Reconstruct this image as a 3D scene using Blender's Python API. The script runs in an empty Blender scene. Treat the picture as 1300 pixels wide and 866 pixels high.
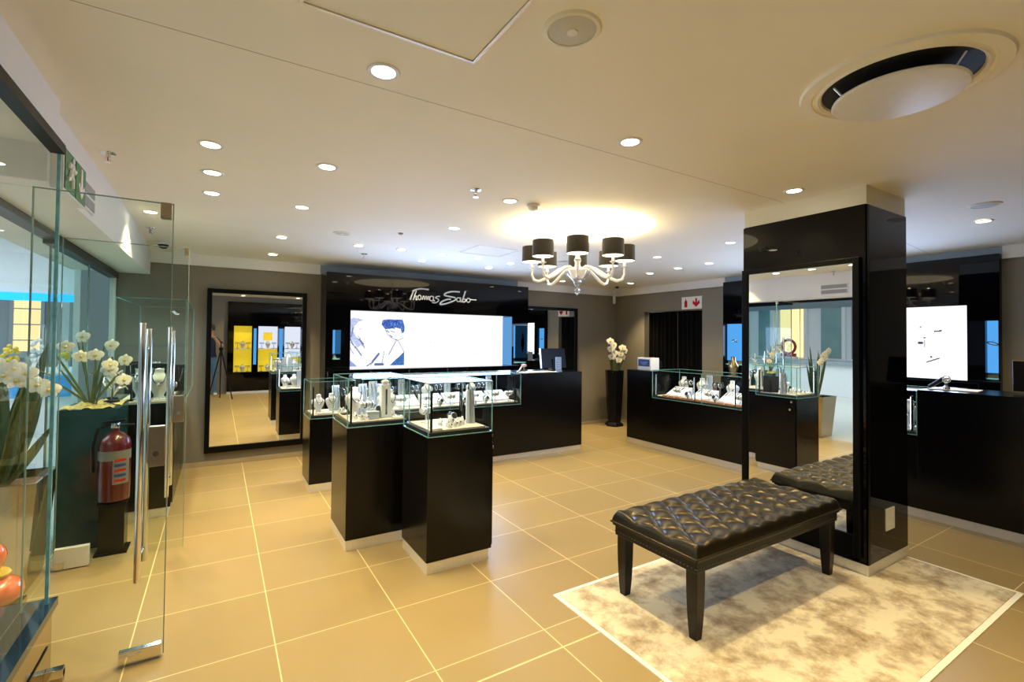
import bpy, bmesh, math, random
from mathutils import Matrix, Vector
random.seed(7)
PI = math.pi
scene = bpy.context.scene
col = scene.collection
CEIL = 2.525
BW, RW, LW, NW = 6.53, 6.294, -0.65, -1.36      # inner faces: back, right, bulkhead face, rear

# ------------------------------------------------------------------ materials
MATS = {}
def _new(name):
    m = bpy.data.materials.new(name); m.use_nodes = True
    nt = m.node_tree; nt.nodes.clear()
    out = nt.nodes.new('ShaderNodeOutputMaterial')
    return m, nt, out
def pmat(name, c, rough=.5, metal=0., spec=.5, noise=.06, nscale=20., stretch=(1, 1, 1), emis=None, estr=0., coat=0., trans=0., bump=0., bscale=80., rvar=0., sheen=0., stint=None):
    m, nt, out = _new(name)
    b = nt.nodes.new('ShaderNodeBsdfPrincipled')
    b.inputs['Roughness'].default_value = rough; b.inputs['Metallic'].default_value = metal
    b.inputs['Specular IOR Level'].default_value = spec
    b.inputs['Coat Weight'].default_value = coat; b.inputs['Transmission Weight'].default_value = trans
    if stint: b.inputs['Specular Tint'].default_value = list(stint)+[1]
    if sheen: b.inputs['Sheen Weight'].default_value = sheen
    tc = nt.nodes.new('ShaderNodeTexCoord'); mp = nt.nodes.new('ShaderNodeMapping')
    mp.inputs['Scale'].default_value = stretch
    nt.links.new(tc.outputs['Object'], mp.inputs['Vector'])
    n = nt.nodes.new('ShaderNodeTexNoise'); n.inputs['Scale'].default_value = nscale; n.inputs['Detail'].default_value = 4
    nt.links.new(mp.outputs['Vector'], n.inputs['Vector'])
    r = nt.nodes.new('ShaderNodeValToRGB')
    r.color_ramp.elements[0].position = .3; r.color_ramp.elements[1].position = .7
    r.color_ramp.elements[0].color = [max(0, v*(1-noise)) for v in c]+[1]
    r.color_ramp.elements[1].color = [min(1, v*(1+noise)) for v in c]+[1]
    nt.links.new(n.outputs['Fac'], r.inputs['Fac']); nt.links.new(r.outputs['Color'], b.inputs['Base Color'])
    if rvar:
        mr = nt.nodes.new('ShaderNodeMapRange'); mr.inputs['To Min'].default_value = rough-rvar; mr.inputs['To Max'].default_value = rough+rvar
        nt.links.new(n.outputs['Fac'], mr.inputs['Value']); nt.links.new(mr.outputs['Result'], b.inputs['Roughness'])
    if emis:
        b.inputs['Emission Color'].default_value = list(emis)+[1]; b.inputs['Emission Strength'].default_value = estr
    if bump:
        n2 = nt.nodes.new('ShaderNodeTexNoise'); n2.inputs['Scale'].default_value = bscale
        nt.links.new(tc.outputs['Object'], n2.inputs['Vector'])
        bp = nt.nodes.new('ShaderNodeBump'); bp.inputs['Strength'].default_value = bump; bp.inputs['Distance'].default_value = .004
        nt.links.new(n2.outputs['Fac'], bp.inputs['Height']); nt.links.new(bp.outputs['Normal'], b.inputs['Normal'])
    nt.links.new(b.outputs['BSDF'], out.inputs['Surface'])
    MATS[name] = m
    return m
def gmat(name, tint, gloss=(.9, .96, .96), lo=.03, hi=.55, rough=.0):
    m, nt, out = _new(name)
    t = nt.nodes.new('ShaderNodeBsdfTransparent')
    g = nt.nodes.new('ShaderNodeBsdfGlossy'); g.inputs['Roughness'].default_value = rough; g.inputs['Color'].default_value = list(gloss)+[1]
    lw = nt.nodes.new('ShaderNodeLayerWeight'); lw.inputs['Blend'].default_value = .5
    pw = nt.nodes.new('ShaderNodeMath'); pw.operation = 'POWER'; pw.inputs[1].default_value = 4.
    mr = nt.nodes.new('ShaderNodeMapRange'); mr.inputs['To Min'].default_value = lo; mr.inputs['To Max'].default_value = hi
    nt.links.new(lw.outputs['Facing'], pw.inputs[0]); nt.links.new(pw.outputs[0], mr.inputs['Value'])
    # very faint noise in the tint keeps it procedural
    n = nt.nodes.new('ShaderNodeTexNoise'); n.inputs['Scale'].default_value = 3.
    r = nt.nodes.new('ShaderNodeValToRGB')
    r.color_ramp.elements[0].color = [v*.985 for v in tint]+[1]; r.color_ramp.elements[1].color = list(tint)+[1]
    nt.links.new(n.outputs['Fac'], r.inputs['Fac']); nt.links.new(r.outputs['Color'], t.inputs['Color'])
    mx = nt.nodes.new('ShaderNodeMixShader')
    nt.links.new(mr.outputs['Result'], mx.inputs['Fac']); nt.links.new(t.outputs['BSDF'], mx.inputs[1]); nt.links.new(g.outputs['BSDF'], mx.inputs[2])
    nt.links.new(mx.outputs['Shader'], out.inputs['Surface'])
    MATS[name] = m
    return m
def emat(name, c, s, attr=None):
    m, nt, out = _new(name)
    e = nt.nodes.new('ShaderNodeEmission'); e.inputs['Strength'].default_value = s
    if attr:
        a = nt.nodes.new('ShaderNodeVertexColor'); a.layer_name = attr
        nt.links.new(a.outputs['Color'], e.inputs['Color'])
    else:
        n = nt.nodes.new('ShaderNodeTexNoise'); n.inputs['Scale'].default_value = 6
        r = nt.nodes.new('ShaderNodeValToRGB')
        r.color_ramp.elements[0].color = [v*.97 for v in c]+[1]; r.color_ramp.elements[1].color = list(c)+[1]
        nt.links.new(n.outputs['Fac'], r.inputs['Fac']); nt.links.new(r.outputs['Color'], e.inputs['Color'])
    nt.links.new(e.outputs['Emission'], out.inputs['Surface'])
    MATS[name] = m
    return m

def floor_mat():
    m, nt, out = _new('floor_tiles')
    N, L = nt.nodes, nt.links
    b = N.new('ShaderNodeBsdfPrincipled')
    geo = N.new('ShaderNodeNewGeometry'); sp = N.new('ShaderNodeSeparateXYZ'); L.new(geo.outputs['Position'], sp.inputs['Vector'])
    def mth(op, a, bb=None, c=None):
        n = N.new('ShaderNodeMath'); n.operation = op
        for i, v in enumerate((a, bb, c)):
            if v is None: continue
            if isinstance(v, (int, float)): n.inputs[i].default_value = v
            else: L.new(v, n.inputs[i])
        return n.outputs[0]
    u = mth('DIVIDE', mth('SUBTRACT', sp.outputs['X'], .2635), .5985)
    v = mth('DIVIDE', mth('SUBTRACT', sp.outputs['Y'], 2.0325), .5685)
    def line(t, w):
        return mth('LESS_THAN', mth('ABSOLUTE', mth('SUBTRACT', mth('FRACT', mth('ADD', t, .5)), .5)), w)
    g = mth('MAXIMUM', line(u, .0048), line(v, .0042))
    thick = mth('LESS_THAN', mth('ABSOLUTE', mth('SUBTRACT', sp.outputs['Y'], 1.872)), .0045)
    g = mth('MAXIMUM', g, thick)
    wn = N.new('ShaderNodeTexWhiteNoise'); wn.noise_dimensions = '2D'
    cb = N.new('ShaderNodeCombineXYZ'); L.new(mth('FLOOR', u), cb.inputs[0]); L.new(mth('FLOOR', v), cb.inputs[1]); L.new(cb.outputs[0], wn.inputs['Vector'])
    nz = N.new('ShaderNodeTexNoise'); nz.inputs['Scale'].default_value = 3.; nz.inputs['Detail'].default_value = 6
    L.new(geo.outputs['Position'], nz.inputs['Vector'])
    f = mth('ADD', mth('MULTIPLY', wn.outputs['Value'], .45), mth('MULTIPLY', nz.outputs['Fac'], .55))
    r = N.new('ShaderNodeValToRGB'); r.color_ramp.elements[0].color = (.325, .235, .106, 1); r.color_ramp.elements[1].color = (.398, .294, .138, 1)
    L.new(f, r.inputs['Fac'])
    mx = N.new('ShaderNodeMix'); mx.data_type = 'RGBA'; L.new(g, mx.inputs['Factor']); L.new(r.outputs['Color'], mx.inputs['A'])
    mx.inputs['B'].default_value = (.82, .66, .36, 1)
    L.new(mx.outputs['Result'], b.inputs['Base Color'])
    b.inputs['Roughness'].default_value = .36
    mr = N.new('ShaderNodeMapRange'); mr.inputs['To Min'].default_value = .27; mr.inputs['To Max'].default_value = .42
    L.new(nz.outputs['Fac'], mr.inputs['Value']); L.new(mr.outputs['Result'], b.inputs['Roughness'])
    b.inputs['Specular IOR Level'].default_value = .4
    L.new(b.outputs['BSDF'], out.inputs['Surface'])
    MATS['floor'] = m
    return m
def rug_mat():
    m, nt, out = _new('rug_pile')
    N, L = nt.nodes, nt.links
    b = N.new('ShaderNodeBsdfPrincipled'); b.inputs['Roughness'].default_value = .95; b.inputs['Specular IOR Level'].default_value = .1
    b.inputs['Sheen Weight'].default_value = .3
    geo = N.new('ShaderNodeNewGeometry')
    n1 = N.new('ShaderNodeTexNoise'); n1.inputs['Scale'].default_value = 5.5; n1.inputs['Detail'].default_value = 9; n1.inputs['Roughness'].default_value = .68; n1.inputs['Distortion'].default_value = .15
    L.new(geo.outputs['Position'], n1.inputs['Vector'])
    r = N.new('ShaderNodeValToRGB')
    r.color_ramp.elements[0].position = .30; r.color_ramp.elements[0].color = (.24, .15, .07, 1)
    r.color_ramp.elements[1].position = .56; r.color_ramp.elements[1].color = (.86, .76, .56, 1)
    e = r.color_ramp.elements.new(.44); e.color = (.55, .43, .28, 1)
    L.new(n1.outputs['Fac'], r.inputs['Fac']); L.new(r.outputs['Color'], b.inputs['Base Color'])
    n2 = N.new('ShaderNodeTexNoise'); n2.inputs['Scale'].default_value = 260
    L.new(geo.outputs['Position'], n2.inputs['Vector'])
    bp = N.new('ShaderNodeBump'); bp.inputs['Strength'].default_value = .6; bp.inputs['Distance'].default_value = .006
    L.new(n2.outputs['Fac'], bp.inputs['Height']); L.new(bp.outputs['Normal'], b.inputs['Normal'])
    L.new(b.outputs['BSDF'], out.inputs['Surface'])
    MATS['rug'] = m
    return m
def ceil_mat():
    m = pmat('ceiling', (.93, .905, .80), .75, noise=.015, nscale=2)
    nt = m.node_tree; N, L = nt.nodes, nt.links
    b = [n for n in N if n.type == 'BSDF_PRINCIPLED'][0]; src = b.inputs['Base Color'].links[0].from_socket
    geo = N.new('ShaderNodeNewGeometry'); sp = N.new('ShaderNodeSeparateXYZ'); L.new(geo.outputs['Position'], sp.inputs['Vector'])
    a = N.new('ShaderNodeMath'); a.operation = 'SUBTRACT'; a.inputs[1].default_value = 1.947; L.new(sp.outputs['Y'], a.inputs[0])
    c = N.new('ShaderNodeMath'); c.operation = 'ABSOLUTE'; L.new(a.outputs[0], c.inputs[0])
    d = N.new('ShaderNodeMath'); d.operation = 'LESS_THAN'; d.inputs[1].default_value = .0022; L.new(c.outputs[0], d.inputs[0])
    mx = N.new('ShaderNodeMix'); mx.data_type = 'RGBA'; L.new(d.outputs[0], mx.inputs['Factor']); L.new(src, mx.inputs['A']); mx.inputs['B'].default_value = (.42, .36, .26, 1)
    L.new(mx.outputs['Result'], b.inputs['Base Color'])
    return m
floor_mat(); rug_mat(); ceil_mat()
pmat('wall', (.225, .20, .155), .7, noise=.03, nscale=3)
pmat('white_paint', (.86, .85, .82), .6, noise=.02, nscale=3)
pmat('cream_paint', (.86, .84, .72), .6, noise=.02, nscale=3)
pmat('band_paint', (.34, .42, .48), .6, noise=.03)
pmat('black_gloss', (.002, .002, .0025), .03, noise=.1, nscale=2, spec=.27)
pmat('black_wood', (.0035, .003, .003), .22, spec=.28, noise=.45, nscale=9, stretch=(9, 9, .5), rvar=.05)
pmat('black_matte', (.005, .005, .005), .55, noise=.2)
pmat('black_plastic', (.004, .004, .005), .38, spec=.16, noise=.1)
pmat('frame_black', (.002, .002, .002), .36, spec=.14, noise=.2)
pmat('steel', (.86, .84, .80), .40, .62, noise=.04, nscale=6, stretch=(30, 30, 1), rvar=.05)
pmat('chrome', (.82, .80, .77), .12, 1., noise=.02)
pmat('satin_bronze', (.50, .42, .32), .28, 1., noise=.05)
pmat('skirting', (.42, .34, .22), .22, noise=.05, nscale=4)
pmat('mirror', (.90, .91, .89), .0, 1., noise=.004, nscale=1)
pmat('leather', (.012, .0095, .006), .30, stint=(1, .82, .55), noise=.15, nscale=30, bump=.02, bscale=300, spec=.62)
pmat('leather_trim', (.005, .004, .003), .36, spec=.3, noise=.2, nscale=40)
pmat('espresso_wood', (.007, .0042, .003), .26, spec=.32, noise=.4, nscale=12, stretch=(8, 8, .6))
pmat('rug_edge', (.95, .92, .82), .7, noise=.03, nscale=60)
pmat('white_display', (.66, .67, .68), .45, noise=.04, nscale=15)
pmat('grey_display', (.42, .48, .55), .4, noise=.08)
pmat('cream_pad', (.58, .51, .40), .8, noise=.06, nscale=40)
pmat('silver', (.80, .81, .83), .16, 1., noise=.12, nscale=120)
pmat('dark_silver', (.18, .18, .20), .22, 1., noise=.3, nscale=90)
pmat('tan_card', (.55, .24, .11), .5, noise=.15, nscale=30)
pmat('curtain', (.0022, .0021, .002), .9, noise=.2, nscale=30, spec=.15)
pmat('store_room', (.35, .28, .20), .8)
pmat('white_plastic', (.80, .80, .78), .4, noise=.02)
pmat('cloth_mesh', (.58, .58, .52), .5, noise=.1, nscale=300)
pmat('shade_brown', (.030, .021, .013), .75, noise=.25, nscale=60, stretch=(6, 6, .3), sheen=.2)
pmat('shade_lining', (.9, .85, .7), .6, emis=(1, .86, .6), estr=3.2)
pmat('milk_glass', (.88, .85, .78), .12, noise=.02, coat=.6, emis=(1, .92, .78), estr=.16)
pmat('clear_crystal', (.75, .80, .84), .04, noise=.05, trans=.75)
pmat('amber_metal', (.70, .45, .16), .25, 1.)
pmat('bronze_mirror', (.46, .34, .20), .10, 1., noise=.05, nscale=3)
pmat('dark_blue_gloss', (.012, .03, .06), .06, noise=.3, nscale=5)
pmat('pot_teal_cast', (.009, .050, .056), .18, noise=.15)  # dark pot; teal cast of the shop glass is put into its colour
pmat('soil', (.10, .055, .03), .95, noise=.5, nscale=40, bump=.8, bscale=60)
pmat('moss', (.45, .36, .13), .95, noise=.45, nscale=50, bump=.8, bscale=90)
pmat('leaf', (.10, .14, .045), .38, noise=.3, nscale=14, stretch=(8, 8, 1))
pmat('leaf_light', (.20, .26, .07), .38, noise=.25, nscale=14)
pmat('stem', (.13, .17, .05), .5, noise=.2)
pmat('petal', (.88, .86, .74), .5, noise=.05, nscale=30)
pmat('petal_core', (.75, .60, .16), .5, noise=.2)
pmat('twig', (.06, .04, .02), .7, noise=.3)
pmat('signal_red', (.50, .012, .012), .25, noise=.06, coat=.5)
pmat('extinguisher_red_dimmed', (.11, .005, .004), .25, noise=.06, coat=.5)  # darkened red: dimming by the tinted door glass is put into the colour
pmat('orange_gloss', (.85, .17, .06), .12, noise=.08, coat=.8)
pmat('yellow', (.75, .55, .05), .4, noise=.1)
pmat('label_dim', (.20, .19, .17), .5, noise=.03)  # white label darkened likewise for the tinted glass before it
pmat('label_white', (.85, .84, .80), .5, noise=.02)
pmat('exit_green', (.035, .20, .055), .4, noise=.05)
pmat('vent_grey', (.33, .32, .33), .5, noise=.05)
pmat('navy_print', (.02, .05, .22), .45, noise=.06)
pmat('blue_card', (.24, .38, .60), .35, noise=.06)
pmat('paper', (.82, .80, .72), .7, noise=.03)
pmat('gold', (.45, .33, .14), .3, 1., noise=.15)
pmat('niche_yellow', (.6, .45, .02), .6, noise=.06, emis=(1, .72, .02), estr=.42)
pmat('shelf_glass', (.25, .62, .62), .1, noise=.05, emis=(.3, .85, .95), estr=.12)
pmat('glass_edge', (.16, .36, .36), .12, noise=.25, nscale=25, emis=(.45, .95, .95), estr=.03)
pmat('door_edge', (.25, .36, .31), .15, noise=.1)
pmat('mall_floor', (.62, .62, .58), .2, noise=.03, nscale=1)
pmat('mall_white', (.75, .78, .80), .6, noise=.02, emis=(.85, .95, 1), estr=.06)
pmat('mall_grey', (.28, .34, .38), .5, noise=.04)
pmat('mall_teal', (.24, .40, .40), .2, noise=.1, nscale=2)
pmat('kiosk_blue', (.03, .22, .50), .35, noise=.06, emis=(.05, .4, .9), estr=.25)
pmat('skin', (.55, .30, .19), .5, noise=.05)
pmat('denim', (.10, .20, .34), .8, noise=.15, nscale=60)
pmat('navy_cloth', (.015, .025, .07), .8, noise=.1, nscale=40)
pmat('hair', (.012, .009, .008), .6, noise=.3)
gmat('glass', (.93, .985, .975), lo=.02, hi=.45)
gmat('case_glass', (.955, .99, .985), lo=.015, hi=.40)
gmat('door_glass', (.90, .96, .93), lo=.02, hi=.30)
gmat('shop_glass', (.70, .90, .90), lo=.03, hi=.40)
emat('led', (1, .90, .68), 14.)
emat('recess_glow', (1, .90, .62), 3.2)
emat('screen', (1, 1, 1), 1.0, 'picture')
emat('niche_blue', (.10, .42, .95), .75)
emat('niche_white', (.75, .80, .95), .9)
emat('jamb_screen_glow', (.18, .5, 1.0), .55)  # blue screen light falling on the jamb, painted in as emission
emat('mall_lamp', (1, 1, 1), 9.)
emat('mall_blue', (.02, .35, 1.), 2.2)
emat('mall_warm', (1, .72, .36), 1.3)

# ------------------------------------------------------------------ geometry helpers
RM = {}
def root(name, loc, label, cat, group=None, rz=0., kind=None):
    o = bpy.data.objects.new(name, None); col.objects.link(o)
    o.location = loc; o.rotation_euler = (0, 0, rz); o.empty_display_size = .05
    RM[o.name] = Matrix.Translation(loc) @ Matrix.Rotation(rz, 4, 'Z')
    tag(o, label, cat, group, kind)
    return o
def tag(o, label=None, cat=None, group=None, kind=None):
    if label: o['label'] = label
    if cat: o['category'] = cat
    if group: o['group'] = group
    if kind: o['kind'] = kind
    return o
class B:
    def __init__(s): s.bm = bmesh.new()
    def box(s, x0, x1, y0, y1, z0, z1, bev=0., M=None, taper=None):
        v = [s.bm.verts.new((x, y, z)) for z in (z0, z1) for y in (y0, y1) for x in (x0, x1)]
        if taper:     # scale of the bottom face about its centre
            cx, cy = (x0+x1)/2, (y0+y1)/2
            for q in v[:4]: q.co.x = cx+(q.co.x-cx)*taper; q.co.y = cy+(q.co.y-cy)*taper
        f = [s.bm.faces.new([v[i] for i in q]) for q in ((0, 2, 3, 1), (4, 5, 7, 6), (0, 1, 5, 4), (2, 6, 7, 3), (0, 4, 6, 2), (1, 3, 7, 5))]
        if bev > 0:
            es = list({e for q in f for e in q.edges})
            r = bmesh.ops.bevel(s.bm, geom=es, offset=bev, segments=2, affect='EDGES', profile=.6)
            if M is not None:
                vs = {q for q in r['verts']} | {q for q in v if q.is_valid}
                for q in vs: q.co = M @ q.co
        elif M is not None:
            for q in v: q.co = M @ q.co
        return s
    def quad(s, *p):
        s.bm.faces.new([s.bm.verts.new(q) for q in p]); return s
    def lathe(s, prof, loc=(0, 0, 0), seg=24, M=None, sq=(1, 1), caps=True):
        rings = []
        for r, z in prof:
            ring = []
            for k in range(seg):
                a = 2*PI*k/seg
                p = Vector((r*math.cos(a)*sq[0], r*math.sin(a)*sq[1], z))
                if M is not None: p = M @ p
                ring.append(s.bm.verts.new(p+Vector(loc)))
            rings.append(ring)
        for a, b in zip(rings, rings[1:]):
            for k in range(seg):
                s.bm.faces.new((a[k], a[(k+1) % seg], b[(k+1) % seg], b[k]))
        if caps:
            if prof[0][0] > 1e-6: s.bm.faces.new(rings[0][::-1])
            if prof[-1][0] > 1e-6: s.bm.faces.new(rings[-1])
        return s
    def tube(s, pts, r, seg=8, closed=False, flat=None):
        pts = [Vector(p) for p in pts]; n = len(pts)
        rs = r if isinstance(r, (list, tuple)) else [r]*n
        rings = []; up = None
        for i, p in enumerate(pts):
            if closed: t = (pts[(i+1) % n]-pts[i-1])
            else: t = (pts[min(i+1, n-1)]-pts[max(i-1, 0)])
            t.normalize()
            if up is None:
                up = Vector((0, 0, 1)) if abs(t.z) < .9 else Vector((1, 0, 0))
            sd = t.cross(up)
            if sd.length < 1e-5: sd = t.cross(Vector((1, .3, 0)))
            sd.normalize(); up = sd.cross(t).normalized()
            ring = []
            for k in range(seg):
                a = 2*PI*k/seg
                ring.append(s.bm.verts.new(p+(sd*math.cos(a)*(flat or 1)+up*math.sin(a))*rs[i]))
            rings.append(ring)
        m = n if closed else n-1
        for i in range(m):
            a, b = rings[i], rings[(i+1) % n]
            for k in range(seg): s.bm.faces.new((a[k], a[(k+1) % seg], b[(k+1) % seg], b[k]))
        if not closed:
            s.bm.faces.new(rings[0][::-1]); s.bm.faces.new(rings[-1])
        return s
    def prism(s, poly, f0, f1):
        """poly of 2D points; f0/f1 map (u, v) to 3D for the two faces"""
        a = [s.bm.verts.new(f0(*p)) for p in poly]; b = [s.bm.verts.new(f1(*p)) for p in poly]
        n = len(poly)
        s.bm.faces.new(a[::-1]); s.bm.faces.new(b)
        for k in range(n): s.bm.faces.new((a[k], a[(k+1) % n], b[(k+1) % n], b[k]))
        return s
    def ball(s, c, r, u=14, v=10, sc=(1, 1, 1)):
        M = Matrix.Translation(c) @ Matrix.Diagonal((*sc, 1))
        bmesh.ops.create_uvsphere(s.bm, u_segments=u, v_segments=v, radius=r, matrix=M); return s
    def torus(s, c, R, r, axis='Z', seg=20, sseg=6, tilt=None):
        pts = []
        for k in range(seg):
            a = 2*PI*k/seg; p = Vector((R*math.cos(a), R*math.sin(a), 0))
            if axis == 'X': p = Vector((0, p.x, p.y))
            if axis == 'Y': p = Vector((p.x, 0, p.y))
            if tilt: p = tilt @ p
            pts.append(p+Vector(c))
        return s.tube(pts, r, sseg, closed=True)
    def grid(s, nu, nv, f):
        V = [[s.bm.verts.new(f(i/nu, j/nv)) for i in range(nu+1)] for j in range(nv+1)]
        for j in range(nv):
            for i in range(nu): s.bm.faces.new((V[j][i], V[j][i+1], V[j+1][i+1], V[j+1][i]))
        return s
    def done(s, name, mat, parent=None, smooth=False, world=True, label=None, recalc=True):
        if recalc: bmesh.ops.recalc_face_normals(s.bm, faces=s.bm.faces)
        if parent is not None and world and parent.name in RM:
            s.bm.transform(RM[parent.name].inverted())
        me = bpy.data.meshes.new(name); s.bm.to_mesh(me); s.bm.free()
        me.materials.append(MATS[mat] if isinstance(mat, str) else mat)
        if smooth:
            me.polygons.foreach_set('use_smooth', [True]*len(me.polygons))
            me.set_sharp_from_angle(angle=math.radians(38))
        o = bpy.data.objects.new(name, me); col.objects.link(o)
        if parent is not None:
            o.parent = parent
            if parent.name in RM: RM[o.name] = RM[parent.name] if world else Matrix()
        if label: o['label'] = label
        return o
def struct(b, name, mat, smooth=False, parent=None):
    o = b.done(name, mat, parent, smooth)
    if parent is None: o['kind'] = 'structure'
    return o
def copy_tree(o, parent=None):
    c = o.copy(); col.objects.link(c)
    if parent is not None: c.parent = parent
    for ch in list(o.children): copy_tree(ch, c)
    return c
def holes_slab(b, x0, x1, z0, z1, holes, y0, y1, tf=None):
    """vertical slab in xz with rectangular holes, between y0 (front) and y1"""
    xs = sorted({x0, x1} | {h[0] for h in holes} | {h[1] for h in holes}); zs = sorted({z0, z1} | {h[2] for h in holes} | {h[3] for h in holes})
    def inh(x, z): return any(h[0] < x < h[1] and h[2] < z < h[3] for h in holes)
    full = {}
    for i in range(len(xs)-1):
        for j in range(len(zs)-1): full[i, j] = not inh((xs[i]+xs[i+1])/2, (zs[j]+zs[j+1])/2)
    vc = {}
    def V(x, y, z):
        k = (round(x, 5), round(y, 5), round(z, 5))
        if k not in vc:
            vc[k] = b.bm.verts.new(k)
        return vc[k]
    def F(*p):
        try: b.bm.faces.new([V(*q) for q in p])
        except ValueError: pass
    for (i, j), ok in full.items():
        if not ok: continue
        a, c, d, e = xs[i], xs[i+1], zs[j], zs[j+1]
        F((a, y0, d), (c, y0, d), (c, y0, e), (a, y0, e)); F((a, y1, d), (a, y1, e), (c, y1, e), (c, y1, d))
        if not full.get((i-1, j)): F((a, y0, d), (a, y0, e), (a, y1, e), (a, y1, d))
        if not full.get((i+1, j)): F((c, y0, d), (c, y1, d), (c, y1, e), (c, y0, e))
        if not full.get((i, j-1)): F((a, y0, d), (a, y1, d), (c, y1, d), (c, y0, d))
        if not full.get((i, j+1)): F((a, y0, e), (c, y0, e), (c, y1, e), (a, y1, e))
    return b
ORD = ['first', 'second', 'third', 'fourth', 'fifth', 'sixth', 'seventh', 'eighth', 'ninth', 'tenth', 'eleventh', 'twelfth']

# ------------------------------------------------------------------ room shell
struct(B().box(-1.0, 8.0, NW-.2, BW+.3, -.06, 0), 'floor', 'floor')
struct(B().box(-16, -1.0, -6, 26, -.06, 0), 'floor_mall', 'mall_floor')
struct(B().box(-1.0, 8.0, BW+.3, 26, -.06, 0), 'floor_mall_beyond', 'mall_floor')

# ceiling: flat field with a round recess, gently falling to the perimeter
HC, HR = (2.80, 3.42), .69
YC, XC, ZL = 5.2, 4.95, 2.42
def zc(x, y):
    t = max((y-YC)/(BW-YC), (x-XC)/(RW-XC), 0.); return CEIL-(CEIL-ZL)*min(t, 1.)
b = B(); S = .95; seg = 64
circ = []; sq = []
for k in range(seg):
    a = 2*PI*k/seg; c, s = math.cos(a), math.sin(a); q = S/max(abs(c), abs(s))
    circ.append(b.bm.verts.new((HC[0]+HR*c, HC[1]+HR*s, CEIL))); sq.append(b.bm.verts.new((HC[0]+q*c, HC[1]+q*s, CEIL)))
for k in range(seg): b.bm.faces.new((circ[k], circ[(k+1) % seg], sq[(k+1) % seg], sq[k]))
x0, x1, y0, y1 = HC[0]-S, HC[0]+S, HC[1]-S, HC[1]+S
XL = -1.0
for r in ((XL, XC, NW, y0), (XL, x0, y0, y1), (x1, XC, y0, y1), (XL, XC, y1, YC)):
    b.quad((r[0], r[2], CEIL), (r[1], r[2], CEIL), (r[1], r[3], CEIL), (r[0], r[3], CEIL))
b.quad((XL, YC, CEIL), (XC, YC, CEIL), (XC, BW, ZL), (XL, BW, ZL))
b.quad((XC, NW, CEIL), (RW, NW, ZL), (RW, YC, ZL), (XC, YC, CEIL))
b.quad((XC, YC, CEIL), (RW, YC, ZL), (RW, BW, ZL)); b.quad((XC, YC, CEIL), (RW, BW, ZL), (XC, BW, ZL))
# recess drum
rv = [b.bm.verts.new((HC[0]+HR*math.cos(2*PI*k/seg), HC[1]+HR*math.sin(2*PI*k/seg), CEIL+.16)) for k in range(seg)]
for k in range(seg): b.bm.faces.new((circ[k], rv[k], rv[(k+1) % seg], circ[(k+1) % seg]))
bmesh.ops.remove_doubles(b.bm, verts=b.bm.verts, dist=.0005)
struct(b, 'ceiling', 'ceiling')
struct(B().box(-1.2, 6.6, NW-.1, BW+.2, CEIL+.2, CEIL+.25), 'ceiling_slab', 'white_paint')
o = B().lathe([(HR, 0), (HR, .012)], (HC[0], HC[1], CEIL+.145), 64).done('ceiling_recess_glow', 'recess_glow')  # recess top glows by itself, standing for the light inside the recess
tag(o, 'large round ceiling recess top above the chandelier, brightness put in as glow', 'ceiling light')

# back wall, right wall with curtained doorway, rear wall
struct(B().box(-.99, RW+.15, BW, BW+.15, 0, 2.6), 'wall_back', 'wall')
b = B(); holes_slab(b, NW-.15, BW+.15, 0, 2.6, [(4.70, 5.86, 0, 1.985)], 0, .15)
b.bm.transform(Matrix(((0, -1, 0, RW+.15), (1, 0, 0, 0), (0, 0, 1, 0), (0, 0, 0, 1))))
struct(b, 'wall_right', 'wall')
struct(B().box(-1.2, RW+.15, NW-.15, NW, 0, 2.6), 'wall_rear', 'wall')
struct(B().box(RW+1.1, RW+1.15, 4.2, 6.4, 0, 2.6), 'wall_storeroom', 'store_room')
# cornices
def cornice(name, x0, x1, y0, y1, zt, par):
    struct(B().box(x0, x1, y0, y1, 2.312, zt), name, 'white_paint')
    struct(B().box(x0-(.012 if par == 'x' else 0), x1+(.0 if par == 'x' else 0), y0-(.012 if par == 'y' else 0), y1, 2.298, 2.312), name.replace('trim', 'trim_lip'), 'white_paint')
cornice('trim_1', -.99, 1.10, BW-.025, BW, 2.44, 'y')
cornice('trim_2', 4.095, RW, BW-.025, BW, 2.44, 'y')
cornice('trim_3', RW-.025, RW, 4.30, BW-.03, 2.44, 'x')
cornice('trim_4', RW-.025, RW, NW, 1.41, 2.44, 'x')
struct(B().box(1.10, 4.095, BW-.006, BW, 2.30, 2.44), 'trim_band_back', 'band_paint')
struct(B().box(RW-.006, RW, 1.41, 4.30, 2.30, 2.44), 'trim_band_right', 'band_paint')
struct(B().box(-.99, RW, BW-.014, BW, 0, .055), 'baseboard_back', 'skirting')
struct(B().box(RW-.014, RW, 5.86, BW-.014, 0, .055), 'baseboard_right', 'skirting')
# shop-front bulkhead (deeper over the doors and the far window)
b = B(); b.box(-1.3, LW, 2.83, BW, 2.165, CEIL+.03); b.box(-1.3, LW+.035, NW, 2.83, 2.325, CEIL+.03)
struct(b, 'wall_left_bulkhead', 'white_paint')
struct(B().box(-1.0, -.92, 4.30, BW, 2.10, 2.165), 'trim_window_track', 'frame_black')
struct(B().box(-1.0, -.92, 2.83, 4.30, 2.125, 2.165), 'trim_door_head', 'frame_black')
struct(B().box(-.635, -.585, NW, 2.80, 2.285, 2.325), 'trim_near_track', 'frame_black')
# far window, fixed glass with joints
w = struct(B().quad((-.96, 4.30, .0), (-.96, BW, .0), (-.96, BW, 2.10), (-.96, 4.30, 2.10)), 'window_1', 'shop_glass')
for y in (4.30, 5.4): B().box(-.966, -.954, y, y+.008, 0, 2.10).done('window_joint', 'door_edge', w)
B().box(-.985, -.935, BW-.03, BW, 0, 2.10).done('window_jamb', 'steel', w)
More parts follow.
